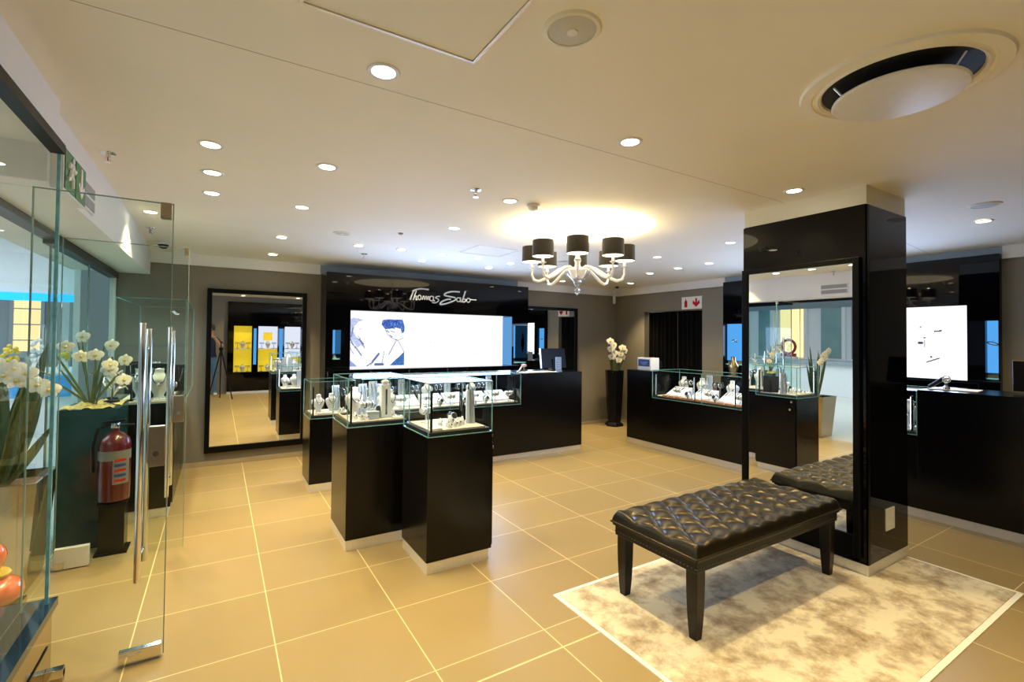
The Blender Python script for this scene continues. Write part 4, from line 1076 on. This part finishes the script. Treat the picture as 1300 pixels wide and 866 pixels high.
# ------------------------------------------------------------------ orchids and pots
def petal(b, c, d, n, L, W):
    """one curved petal from c along d with face normal n"""
    d = Vector(d).normalized(); n = Vector(n).normalized(); s = d.cross(n).normalized()
    rows = []
    for t, w, h in ((0, .15, 0), (.3, .8, .10), (.6, 1., .12), (.85, .65, .04), (1., .12, -.06)):
        rows.append([b.bm.verts.new(Vector(c)+d*L*t+s*W*w*k+n*L*(h-.12*abs(k)*w)) for k in (-1, 0, 1)])
    for a, q in zip(rows, rows[1:]):
        for k in (0, 1): b.bm.faces.new((a[k], a[k+1], q[k+1], q[k]))
def bloom(c, n, R, par, mat='petal'):
    n = Vector(n).normalized()
    u = n.cross(Vector((0, 0, 1))); u = u.normalized() if u.length > .1 else Vector((1, 0, 0)); v = u.cross(n).normalized()
    b = B()
    for k, (a, L, W) in enumerate(((90, 1, .36), (18, 1.05, .55), (162, 1.05, .55), (-50, .9, .34), (-130, .9, .34))):
        a = math.radians(a); petal(b, c, u*math.cos(a)+v*math.sin(a), n, R*L, R*W)
    o = b.done('flower', mat, par, True, recalc=False)
    B().ball(Vector(c)+n*R*.12, R*.2, 8, 6).done('flower_core', 'petal_core', o, True)
def blade(b, base, tip, W, bend, seg=9):
    base = Vector(base); tip = Vector(tip); ctl = (base+tip)/2+Vector(bend); d = tip-base
    s = d.cross(Vector((0, -1, .2))); s = s.normalized() if s.length > .01 else Vector((1, 0, 0))
    rows = []
    for i in range(seg+1):
        t = i/seg; p = base*(1-t)**2+ctl*2*t*(1-t)+tip*t*t; w = W*(math.sin(PI*min(1, .18+.82*t))**.7 if t < 1 else .03)
        rows.append([b.bm.verts.new(p-s*w), b.bm.verts.new(p+Vector((0, w*.45, 0))), b.bm.verts.new(p+s*w)])
    for a, q in zip(rows, rows[1:]):
        for k in (0, 1): b.bm.faces.new((a[k], a[k+1], q[k+1], q[k]))
rnd = random.Random(3)
# tall pot in the far corner
kx, ky = 5.92, 6.20
po = root('potted_orchid', (kx, ky, 0), 'white orchid in tall tapered black floor pot in the far corner', 'potted plant')
B().lathe([(.155, 0), (.165, .02), (.15, .05), (.11, .075), (.11, .10)], (kx, ky, 0), 6).done('foot', 'black_plastic', po)
B().lathe([(.118, .09), (.132, .3), (.155, .7), (.165, .965), (.150, .965), (.148, .93)], (kx, ky, 0), 6).done('pot', 'black_plastic', po)
B().lathe([(.149, .935), (.07, .95), (0, .955)], (kx, ky, 0), 10).done('soil', 'moss', po, True)
for k, (dx_, dz_, lean) in enumerate(((-.05, .42, -.05), (.06, .33, .03))):
    pts = [(kx+dx_*.4, ky, .94), (kx+dx_*.8, ky-.01, .94+dz_*.5), (kx+dx_+lean, ky-.03, .94+dz_), (kx+dx_+lean*2.2, ky-.06, .94+dz_+.10)]
    B().tube(pts, .006, 6).done('stem', 'stem', po, True)
    for j in range(5):
        z = .94+dz_*(.62+.16*j)
        bloom((kx+dx_+lean*(.6+.4*j)+(.035 if j % 2 else -.035), ky-.06-.01*j, z), (-.45+.25*(j % 2), -1, .15), .068, po)
b = B()
for a, h in ((-.14, .40), (-.08, .20), (.10, .35), (.16, .46), (.13, .25), (-.02, .22), (.05, .2)):
    blade(b, (kx+a*.3, ky-.02, .94), (kx+a*1.05, ky-.05, .95+h), .016, (a*.3, 0, .06))
b.done('leaves', 'leaf', po, True, recalc=False)
b = B()
for a in (-.15, -.12, .17, .20): b.tube([(kx+a*.5, ky, .94), (kx+a*.9, ky-.02, 1.15), (kx+a*1.1, ky-.03, 1.33)], .005, 5)
b.done('twigs', 'twig', po)

# ------------------------------------------------------------------ glass doors (both leaves swung open into the shop)
def tubeh(x, y, z0, z1, par, r=.0135):
    B().lathe([(r*.9, z0), (r, z0+.004), (r, z1-.004), (r*.9, z1)], (x, y, 0), 16).done('pull_bar', 'chrome', par, True)
def door(name, y, x0, x1, z1, hx, lab, rail):
    r_ = root(name, (x0, y, 0), lab, 'glass door', None, kind='structure')
    B().quad((x0, y, .012), (x1, y, .012), (x1, y, z1), (x0, y, z1)).done('glass_leaf', 'door_glass', r_)
    B().box(x1-.003, x1+.001, y-.005, y+.005, .012, z1).done('leaf_edge', 'door_edge', r_)
    B().box(x0-.002, x0+.003, y-.005, y+.005, .012, z1).done('leaf_edge', 'door_edge', r_)
    B().box(x0, x1, y-.005, y+.005, z1-.004, z1).done('leaf_edge', 'door_edge', r_)
    h = root('pull_handle', (hx, y, .96), None, None); h.parent = r_; h.matrix_parent_inverse = RM[r_.name].inverted()
    tubeh(hx, y-.05, .385, 1.555, h); tubeh(hx+.012, y+.05, .44, 1.53, h)
    for z in (.50, 1.44): B().tube([(hx, y-.05, z), (hx+.012, y+.05, z)], .008, 10).done('standoff', 'chrome', h, True)
    B().box(x1-.075, x1-.012, y-.022, y+.022, .89, 1.075, .003).done('lock_case', 'satin_bronze', r_)
    B().lathe([(.012, 0), (.012, .006)], (x1-.045, y-.022, .95), 14, Matrix.Rotation(PI/2, 4, 'X')).done('lock_cylinder', 'chrome', r_, True)
    if not rail:
        B().box(x1-.165, x1-.008, y-.017, y+.017, .012, .066, .002).done('corner_patch', 'chrome', r_)
        B().box(x1-.16, x1-.085, y-.0185, y-.016, .046, .060).done('patch_screw_cover', 'steel', r_)
        B().box(x1-.05, x1-.008, y-.017, y+.017, z1-.075, z1, .002).done('top_patch', 'satin_bronze', r_)
        B().box(x0+.02, x0+.14, y-.018, y+.018, .008, .064, .002).done('pivot_patch', 'satin_bronze', r_)
        B().box(x0+.08, x0+.14, y-.0185, y+.0185, .030, .068, .002).done('pivot_cap', 'chrome', r_)
    else:
        B().box(x0, x0+.17, y-.02, y+.02, .006, .135, .002).done('pivot_rail', 'white_plastic', r_)
        B().box(x0+.0, x0+.05, y-.024, y+.024, .006, .05, .002).done('pivot_patch', 'chrome', r_)
        B().box(x1-.03, x1-.004, y-.015, y+.015, z1-.05, z1, .002).done('top_patch', 'satin_bronze', r_)
    return r_
door('door_1', 2.782, -.68, -.192, 2.125, -.293, 'open frameless glass door leaf with long chrome pull handle, nearest the viewer', False)
door('door_2', 4.11, -.86, -.186, 2.12, -.286, 'open frameless glass door leaf with chrome pull handle, farther from the viewer', True)

# ------------------------------------------------------------------ window display beyond the doors
wc = root('window_cabinet', (-.48, 5.6, 0), 'black window display cabinet with tall glass case beyond the doors', 'display cabinet')
WX0, WX1, WY0, WY1 = -.70, -.315, 4.89, 6.30
B().box(WX0, WX1, WY0, WY1, .075, .935, .002).done('body', 'black_wood', wc)
B().box(WX0+.01, WX1-.02, WY0+.006, WY1-.01, 0, .075).done('plinth', 'steel', wc)
for k in range(3):
    d = B().box(WX1, WX1+.012, WY0+.03+.46*k, WY0+.47+.46*k, .10, .92, .001).done('door', 'black_wood', wc)
    knob((WX1+.012, WY0+.43+.46*k, .86), 'x', d)
B().box(WX0+.02, WX1-.02, WY0+.02, WY1-.02, .935, .955, .002).done('deck', 'cream_pad', wc)
glass_case(wc, WX0, WX1+.08, WY0, WY1, .937, 1.80)
B().box(WX0+.01, WX1+.07, WY0+.01, WY1-.01, 1.40, 1.408).done('glass_shelf', 'case_glass', wc)
fill('wc', 'the tall window case', 'jewellery in the tall window case', [
    ('bust', -.42, 5.02, .956, 0, 1.35), ('bust', -.55, 5.1, .956, 0, 1.35), ('drape', -.48, 5.3, .956, 0, 1.3), ('rack', -.60, 4.99, .956, 0, 1.1), ('rack', -.44, 5.5, .956, 1.2, 1.2), ('bust', -.5, 5.8, .956, 1., 1.3), ('board', -.50, 5.16, .956, .1, 1.5), ('board', -.60, 5.62, .956, .3, 1.5), ('board', -.38, 5.65, .956, .3, 1.3), ('tray', -.52, 4.95, .956, 0, .8), ('tray', -.40, 4.96, .956, .2, .7), ('bar', -.37, 5.2, .956, .4, 1.1)], byx)
# white forked antler like necklace branches
def branch(name, c, lab, h, mat='white_display'):
    r_ = root(name, c, lab, 'ornament')
    B().lathe([(.05, 0), (.045, .012), (.012, .02)], seg=16).done('base', 'black_plastic', r_, True, world=False)
    q = random.Random(int(abs(c[0])*1000)); b = B()
    for k in range(9):
        a = q.uniform(0, 2*PI); rr = q.uniform(.03, .10); z0 = q.uniform(.05, .5)*h
        pts = [(0, 0, z0), (rr*.5*math.cos(a), rr*.5*math.sin(a), z0+.12*h), (rr*math.cos(a), rr*math.sin(a), z0+.18*h), (rr*1.25*math.cos(a+.5), rr*1.25*math.sin(a+.5), z0+.10*h)]
        b.tube(pts, [.006, .007, .006, .004], 6)
    b.tube([(0, 0, .015), (.01, 0, .5*h), (-.005, 0, .8*h)], .007, 6)
    b.done('branches', mat, r_, True, world=False); return r_
branch('coral_ornament', (-.665, 4.58, 1.0), 'white beaded branch ornament behind the door pull handle', .42, 'silver')
branch('coral_ornament', (-.70, 4.77, 1.0), 'white branch ornament beside the window orchid', .36)
# planter with moss, orchid and grass
pl = root('window_planter', (-.75, 4.64, 0), 'dark square planter with moss, white orchid and grass leaves in window', 'planter')
B().box(-.93, -.60, 4.41, 4.86, 0, .975, .003).done('pot', 'pot_teal_cast', pl)
b = B(); b.grid(14, 14, lambda u, v: (-.925+.32*u, 4.415+.44*v, .975+.035*math.sin(PI*u)*math.sin(PI*v)+.012*math.sin(17*u+5*v))); b.done('moss', 'moss', pl, True, recalc=False)
b = B()
for tx, tz, bx in ((-.20, .38, -.05), (-.16, .26, -.08), (-.05, .48, -.02), (.02, .42, .03), (.10, .36, .05), (.16, .22, .08), (-.24, .16, -.06), (.05, .30, .02)):
    blade(b, (-.78, 4.55, .98), (-.78+tx, 4.52, .99+tz), .008, (bx, 0, .12))
b.done('leaves', 'leaf_light', pl, True, recalc=False)
for (sx, ex_, ez) in ((-.78, -.86, 1.50), (-.76, -.70, 1.44), (-.75, -.62, 1.33)):
    B().tube([(sx, 4.55, .98), ((sx*2+ex_)/3, 4.53, 1.2), (ex_, 4.50, ez)], .005, 6).done('stem', 'stem', pl, True)
    for j in range(3):
        bloom((ex_+(-.045 if j % 2 else .04), 4.47-.01*j, ez-.02-.07*j), (.5*(j-1), -1, .2), .050, pl)
# fire extinguisher hanging on planter
fe = root('fire_extinguisher', (-.60, 4.30, .345), 'red fire extinguisher with white labels behind the glass door leaf', 'fire extinguisher')
B().lathe([(.060, 0), (.075, .012), (.078, .05), (.078, .36), (.070, .40), (.045, .43), (.022, .445), (.020, .47)], seg=28).done('cylinder', 'extinguisher_red_dimmed', fe, True, world=False)
B().lathe([(.0785, .27), (.0785, .33)], seg=28, caps=False).done('white_band', 'label_dim', fe, True, world=False)
lb_ = B(); lb_.grid(8, 1, lambda u, v: (.0787*math.cos(-1.9+1.15*u+.35), .0787*math.sin(-1.9+1.15*u+.35), .12+.19*v)); lbo = lb_.done('instruction_label', 'label_dim', fe, True, world=False)
for k in range(5):
    q = B(); q.grid(6, 1, lambda u, v, k=k: (.0793*math.cos(-1.45+.75*u), .0793*math.sin(-1.45+.75*u), .135+.032*k+.016*v)); q.done('label_print', 'navy_print' if k % 2 else 'signal_red', lbo, True, world=False)
B().lathe([(.024, .468), (.026, .48), (.022, .50), (0, .505)], seg=16).done('valve', 'chrome', fe, True, world=False)
B().box(-.012, .10, -.010, .010, .50, .515, .003, M=Matrix.Rotation(-.1, 4, 'Y')).done('lever', 'black_plastic', fe, world=False)
B().box(-.012, .09, -.010, .010, .475, .487, .003).done('carry_handle', 'black_plastic', fe, world=False)
B().tube([(-.02, 0, .49), (-.08, -.01, .47), (-.10, -.02, .36), (-.095, -.02, .20)], .010, 8).done('hose', 'black_plastic', fe, True, world=False)
fe.scale = (1.16, 1.16, 1.08)
# stand that the extinguisher rests on
st = root('extinguisher_stand', (-.60, 4.30, 0), 'dark narrow stand under red fire extinguisher', 'stand')
B().box(-.69, -.51, 4.21, 4.39, .0, .012, .002).done('foot_plate', 'black_plastic', st)
B().box(-.67, -.53, 4.23, 4.385, .012, .335, .003).done('box', 'black_wood', st)
B().box(-.68, -.52, 4.22, 4.39, .335, .345, .002).done('top_plate', 'black_plastic', st)

# bronze planter just outside the doors
bp = root('bronze_planter', (-1.09, 4.0, 0), 'tapered bronze planter with broad green leaves outside the glass doors', 'planter')
b = B(); b.lathe([(.235, 0), (.305, .64), (.287, .64), (.275, .59)], (0, 0, 0), 4, Matrix.Rotation(PI/4, 4, 'Z')); b.done('pot', 'bronze_mirror', bp, world=False)
B().lathe([(.276, .59), (.1, .605), (0, .61)], (0, 0, 0), 4, Matrix.Rotation(PI/4, 4, 'Z')).done('soil', 'soil', bp, world=False)
b = B()
for k, (tx, ty, tz, w, bx) in enumerate(((.20, -.02, .80, .040, .02), (.20, -.10, .52, .036, .06), (.24, -.08, .30, .026, .07), (.10, .05, .62, .045, .0), (.02, -.06, .72, .045, -.02), (-.10, 0, .66, .045, -.04), (-.22, .03, .5, .04, -.07), (-.2, -.1, .78, .04, -.03), (.12, -.12, .44, .03, .03), (.06, .1, .5, .04, .02))):
    blade(b, (tx*.12, ty*.3, .60), (tx, ty, .64+tz), w, (bx*.4, 0, .02), 12)
b.done('leaves', 'leaf', bp, True, world=False, recalc=False)
for k, (ex_, ez) in enumerate(((.16, 1.30), (.02, 1.36))):
    B().tube([(0, -.05, .60), (ex_*.5, -.1, 1.05), (ex_, -.14, ez), (ex_+.10, -.16, ez-.05)], .005, 6).done('stem', 'stem', bp, True, world=False)
    rm = RM[bp.name]
    for j in range(4):
        bloom(rm @ Vector((ex_+.05*j-.06, -.19, ez-.05*j+.02*(j % 2))), (.2, -1, .1), .055, bp)
# orange baubles and card behind the near window
ob = root('orange_ornament', (-.865, 3.17, .03), 'shiny orange red rounded ornament low behind the near window glass', 'ornament')
B().box(-.09, .09, -.09, .09, -.03, .19, .004).done('stand', 'bronze_mirror', ob, world=False)
B().ball((0, 0, .262), .085, 22, 14, (1.2, 1.2, .86)).done('lower_ball', 'orange_gloss', ob, True, world=False)
B().lathe([(.045, .332), (.055, .348), (.045, .362)], seg=20).done('collar', 'yellow', ob, True, world=False)
B().ball((-.03, 0, .425), .068, 20, 12, (1., 1, 1.1)).done('upper_ball', 'orange_gloss', ob, True, world=False)
cd = root('price_card', (-.84, 2.72, .335), 'white framed price card leaning behind the near window glass', 'price card', rz=.4)
B().box(-.055, .055, 0, .006, 0, .085, .001, M=Matrix.Rotation(-.2, 4, 'X')).done('card', 'label_white', cd, world=False)
B().box(-.03, .03, -.002, 0, .025, .06, M=Matrix.Rotation(-.2, 4, 'X')).done('print', 'tan_card', cd, world=False)
struct(B().box(-1.25, -.82, NW, 2.80, 0, .335), 'window_2_deck', 'bronze_mirror')

# ------------------------------------------------------------------ mall concourse seen through the glass
struct(B().box(-16, -1.3, -6, 26, 3.3, 3.4), 'ceiling_mall', 'mall_white')
struct(B().box(-1.3, -1.25, BW+.15, 26, 0, 3.3), 'wall_mall_side', 'mall_white')
struct(B().box(-16, -1.3, 19.0, 19.2, 0, 3.3), 'wall_mall_end', 'mall_grey')
mw = struct(B().box(-12.2, -12, -6, 26, 0, 3.3), 'wall_mall_far', 'mall_white')
B().box(-12, -11.9, -6, 26, 2.75, 3.0).done('fascia', 'mall_grey', mw)
for y0, y1, mt in ((-4, -1, 'mall_grey'), (1, 4, 'mall_teal'), (6.6, 8.1, 'mall_grey'), (8.4, 9.1, 'mall_teal'), (9.7, 10.6, 'mall_warm'), (11, 11.5, 'mall_teal'), (12, 15, 'mall_grey'), (16, 19, 'mall_teal')):
    B().box(-12, -11.93, y0, y1, .9, 2.75).done('shop_glazing', mt, mw)
    B().box(-12, -11.90, y0-.12, y0, 0, 2.75).done('shop_post', 'mall_white', mw)
rs = root('mall_sign', (-11.4, 10.0, 0), 'round red ring sign in the mall, seen only in the pillar mirror', 'sign')
B().torus((-11.4, 10.0, 1.30), .26, .05, 'X', 28, 8).done('ring', 'signal_red', rs, True)
B().box(-11.44, -11.36, 9.72, 10.28, .93, 1.05).done('bar', 'signal_red', rs)
B().box(-11.5, -11.3, 9.7, 10.3, 0, .93, .01).done('stand', 'mall_white', rs)
mc = root('mall_counter', (-8, 9.5, 0), 'long white service counter in the mall, seen in the pillar mirror', 'counter')
B().box(-8.5, -7.5, 6.0, 12.0, 0, .85).done('body', 'mall_white', mc)
B().box(-8.6, -7.4, 5.9, 12.1, .85, .95, .01).done('worktop', 'mall_grey', mc)
struct(B().box(-12, -1.3, -6.2, -6, 0, 3.3), 'wall_mall_rear', 'mall_white')
struct(B().box(-12, -1.3, 12.6, 13.0, 2.16, 3.3), 'trim_mall_bulkhead', 'mall_white')
o = B().box(-12, -1.31, 12.57, 12.60, 2.13, 2.28).done('led_strip', 'mall_blue'); tag(o, 'long glowing blue light strip across mall ceiling bulkhead', 'light strip')
for k, (x0, x1) in enumerate(((-4.95, -4.38), (-6.3, -5.4), (-3.7, -3.2))):
    r_ = root('lit_shop_window', ((x0+x1)/2, 18.9, 0), ('warm lit shop window at mall end, right one', 'warm lit shop window at mall end, left one', 'pale shop window at mall end beside warm lit one')[k], 'shop window')
    B().box(x0, x1, 18.92, 18.99, 1.0, 2.75).done('display', 'mall_warm' if k < 2 else 'mall_white', r_)
    for q in ((x0-.08, x0, .0, 2.9), (x1, x1+.08, .0, 2.9), (x0, x1, 2.75, 2.9), (x0, x1, .8, 1.0)): B().box(q[0], q[1], 18.86, 18.99, q[2], q[3]).done('frame', 'mall_grey', r_)
    for j in range(3): B().box(x0, x1, 18.88, 18.92, 1.3+.45*j, 1.33+.45*j).done('shelf', 'mall_grey', r_)
kk = root('mall_kiosk', (-2.9, 10.5, 0), 'white mall kiosk with blue counter band seen through the shop glass', 'kiosk')
B().box(-4.4, -1.9, 9.8, 11.4, 0, .55).done('body', 'mall_white', kk)
B().box(-4.45, -1.85, 9.75, 11.45, .55, .88, .02).done('counter_band', 'kiosk_blue', kk)
B().box(-4.4, -1.9, 9.8, 11.4, .88, .92, .01).done('worktop', 'mall_white', kk)
for k, (x, h, mt, nm) in enumerate(((-2.05, .18, 'yellow', 'yellow flowers at its right end'), (-2.35, .32, 'white_plastic', 'tall white flowers near its right end'), (-2.65, .22, 'yellow', 'yellow flowers near its middle'), (-2.95, .28, 'white_plastic', 'white flowers near its middle'), (-3.3, .24, 'orange_gloss', 'orange flowers on it'), (-3.7, .3, 'white_plastic', 'white flowers at its left end'))):
    o = root('kiosk_vase', (x, 10.0, .92), 'small white vase on the mall kiosk, with '+nm, 'vase')
    B().lathe([(.05, 0), (.075, .06), (.05, .14), (.06, .16)], seg=14).done('vase', 'white_plastic', o, True, world=False)
    fb = B(); q_ = random.Random(k)
    for j in range(16): fb.ball((q_.uniform(-.07, .07), q_.uniform(-.07, .07), .18+h*q_.random()), .032, 8, 6)
    fb.done('flowers', mt, o, True, world=False)
for k, y in enumerate((8.2, 14.5)):
    r_ = root('mall_post', (-2.35-.6*k, y, 0), ('near', 'far')[k]+' slim white post standing in the mall concourse', 'post')
    B().box(-.05, .05, -.05, .05, 0, 3.3).done('shaft', 'mall_white', r_, world=False)
    B().box(-.09, .09, -.09, .09, 0, .08, .004).done('foot', 'mall_grey', r_, world=False)
for k, (x, y) in enumerate(((-3.2, 4.6), (-3.2, 8.5), (-4.2, 15.5), (-6.5, 6.5), (-6.5, 11))):
    r_ = root('mall_strip_light', (x, y, 3.3), ORD[k]+' bright strip light on mall ceiling counting away from viewer' if k < 3 else ORD[k-3]+' bright strip light on the far side of mall ceiling', 'ceiling light')
    B().box(-.9, .9, -.12, .12, -.03, 0).done('diffuser', 'mall_lamp', r_, world=False)
    B().box(-.94, .94, -.15, .15, -.02, 0).done('frame', 'mall_grey', r_, world=False)
def area(x, y, z, sx, sy, e, c, rot=(0, 0, 0)):
    L = bpy.data.lights.new('area_light', 'AREA'); L.shape = 'RECTANGLE'; L.size = sx; L.size_y = sy; L.energy = e; L.color = c
    o = bpy.data.objects.new('area_light', L); o.location = (x, y, z); o.rotation_euler = rot; col.objects.link(o); return o
for x, y in ((-4.5, 5), (-4.5, 10), (-5, 16), (-5, 0)): area(x, y, 3.2, 4, 3, 75, (.80, .95, 1.))
# light given off by the two light boxes
area(XB+.295+1.19, YB-.02, 1.46, 2.3, .7, 48, (.40, .58, 1.), (-PI/2, 0, 0))
area(6.22-.02, 4.295-.42-1.11, 1.50, 2.1, .7, 34, (.40, .58, 1.), (-PI/2, 0, -PI/2))
# cool fill lights added inside the glass cases to brighten the jewellery
for (x0, x1, y0, y1, zb, zt) in (P1, P2, P3): area((x0+x1)/2, (y0+y1)/2, zt-.02, x1-x0-.1, .05, 1.0, (.80, .90, 1.))
area(2.28, 5.25, LT-.02, 1.8, .05, 4, (.80, .90, 1.)); area(5.30, 3.2, RT-.02, .05, 2.8, 4.5, (.80, .90, 1.)); area(-.45, 5.5, 1.77, .05, 1.2, 5, (.85, .95, 1.))
# storeroom lamp behind the curtain
area(RW+.6, 5.3, 2.4, .5, .5, 6, (1, .82, .55))

# ------------------------------------------------------------------ photographer and tripod (reflected in the mirrors)
def skin_person():
    V, E, R_ = [], [], []
    def v(p, r, par=None):
        V.append(p); R_.append(r); i = len(V)-1
        if par is not None: E.append((par, i))
        return i
    pel = v((0, 0, .92), .135)
    wa = v((0, .01, 1.08), .125, pel); chs = v((0, .02, 1.28), .140, wa); up = v((0, .02, 1.41), .105, chs); nk = v((0, .03, 1.50), .055, up); hd0 = v((0, .045, 1.57), .070, nk)
    hd = v((0, .055, 1.64), .098, hd0); tp = v((0, .045, 1.73), .075, hd)
    for s in (-1, 1):
        h = v((s*.095, 0, .88), .095, pel); k = v((s*.115, .02, .48), .062, h); a = v((s*.125, -.01, .09), .045, k); t = v((s*.14, .13, .045), .040, a)
        sh = v((s*.17, .02, 1.40), .062, up); el = v((s*.25, .16, 1.22), .045, sh); wr = v((s*.10, .30, 1.44), .030, el)
    me = bpy.data.meshes.new('body'); me.from_pydata(V, E, []); o = bpy.data.objects.new('body', me); col.objects.link(o)
    m = o.modifiers.new('s', 'SKIN')
    for i, q in enumerate(me.skin_vertices[0].data): q.radius = (R_[i], R_[i]); q.use_root = i == 0
    s2 = o.modifiers.new('d', 'SUBSURF'); s2.levels = 2; s2.render_levels = 2
    bpy.context.view_layer.update()
    dg = bpy.context.evaluated_depsgraph_get(); ev = bpy.data.meshes.new_from_object(o.evaluated_get(dg))
    bpy.data.objects.remove(o); bpy.data.meshes.remove(me)
    return ev
pe = root('person', (-.175, -.95, 0), 'person in dark top and jeans holding a camera, reflected in the left mirror', 'person')
ev = skin_person(); ev.name = 'body'
ev.materials.clear()
for n in ('skin', 'navy_cloth', 'denim', 'white_plastic'): ev.materials.append(MATS[n])
for p in ev.polygons:
    c = p.center; p.use_smooth = True
    if c.z < .085: p.material_index = 3
    elif c.z < .97: p.material_index = 2
    elif c.z < 1.47 and not (c.y > .20 and c.z > 1.2) and not (abs(c.x) > .15 and c.y > .12): p.material_index = 1
    else: p.material_index = 0
bo = bpy.data.objects.new('body', ev); col.objects.link(bo); bo.parent = pe
B().lathe([(.100, 1.63), (.106, 1.68), (.100, 1.74), (.07, 1.785), (0, 1.80)], (0, .035, 0), 20).done('hair', 'hair', pe, True, world=False)
for s in (-1, 1):
    B().ball((s*.036, .148, 1.655), .012, 10, 8).done('eye', 'white_display', pe, True, world=False)
    hb = B(); wx, wy, wz = s*.10, .30, 1.44
    hb.tube([(wx, wy-.01, wz-.01), (wx-s*.01, wy+.03, wz+.02), (wx-s*.02, wy+.06, wz+.03)], [.024, .034, .028], 10)
    for k in range(4):
        hb.tube([(wx-s*.02+(k-1.5)*.017, wy+.055, wz+.03), (wx-s*.02+(k-1.5)*.017, wy+.085, wz+.045), (wx-s*.035+(k-1.5)*.016, wy+.10, wz+.03), (wx-s*.045+(k-1.5)*.015, wy+.092, wz+.012)], [.009, .009, .008, .007], 8)
    hb.tube([(wx-s*.03, wy+.02, wz+.015), (wx-s*.055, wy+.045, wz+.03), (wx-s*.06, wy+.075, wz+.03)], [.011, .010, .008], 8)
    hb.done('hand', 'skin', pe, True, world=False)
B().lathe([(.018, 0), (.010, .018), (.004, .03)], (0, .148, 1.62), 10, Matrix.Rotation(-PI/2, 4, 'X')).done('nose', 'skin', pe, True, world=False)
cm = root('camera_tripod', (.06, -.22, 0), 'black camera tripod standing in front of the person in mirror', 'tripod')
for k, a in enumerate((.5, 2.6, 4.7)):
    c, s = math.cos(a), math.sin(a)
    lg = B().tube([(0, 0, 1.18), (c*.15, s*.15, .55), (c*.28, s*.28, .012)], [.016, .014, .010], 8).done('leg', 'black_plastic', cm, True, world=False)
    B().ball((c*.28, s*.28, .014), .014, 8, 6).done('rubber_foot', 'black_matte', lg, True, world=False)
B().tube([(0, 0, .85), (0, 0, 1.33)], .013, 10).done('centre_column', 'black_plastic', cm, True, world=False)
B().lathe([(.03, 1.14), (.045, 1.17), (.045, 1.21), (.02, 1.23)], seg=14).done('collar', 'black_plastic', cm, True, world=False)
B().box(-.03, .03, -.03, .03, 1.33, 1.36, .004).done('head_plate', 'black_plastic', cm, world=False)

# ------------------------------------------------------------------ camera, world
f, yaw, pitch, roll, cy = 606.78, .5506, .0194, .0101, 418.2
sy, cw = math.sin(yaw), math.cos(yaw)
fwd = Vector((sy*math.cos(pitch), cw*math.cos(pitch), math.sin(pitch))); right = Vector((cw, -sy, 0)); upv = right.cross(fwd)
r2 = right*math.cos(roll)+upv*math.sin(roll); u2 = -right*math.sin(roll)+upv*math.cos(roll)
cd_ = bpy.data.cameras.new('camera'); cam = bpy.data.objects.new('camera', cd_); col.objects.link(cam)
cam.matrix_world = Matrix(((r2.x, u2.x, -fwd.x, 0), (r2.y, u2.y, -fwd.y, 0), (r2.z, u2.z, -fwd.z, 1.5), (0, 0, 0, 1)))
cd_.sensor_width = 36; cd_.lens = f*36/1300; cd_.shift_x = 0; cd_.shift_y = -(433-cy)/1300
cd_.clip_start = .05; cd_.clip_end = 80
scene.camera = cam
w = bpy.data.worlds.new('world'); scene.world = w; w.use_nodes = True
w.node_tree.nodes['Background'].inputs['Color'].default_value = (.75, .85, 1, 1); w.node_tree.nodes['Background'].inputs['Strength'].default_value = .25
scene.view_settings.view_transform = 'Standard'; scene.view_settings.look = 'None'
scene.view_settings.exposure = .34; scene.view_settings.gamma = 1.0
scene.cycles.transparent_max_bounces = 40; scene.cycles.max_bounces = 9; scene.cycles.glossy_bounces = 6; scene.cycles.diffuse_bounces = 4
scene.cycles.sample_clamp_indirect = 6; scene.cycles.caustics_reflective = False; scene.cycles.caustics_refractive = False
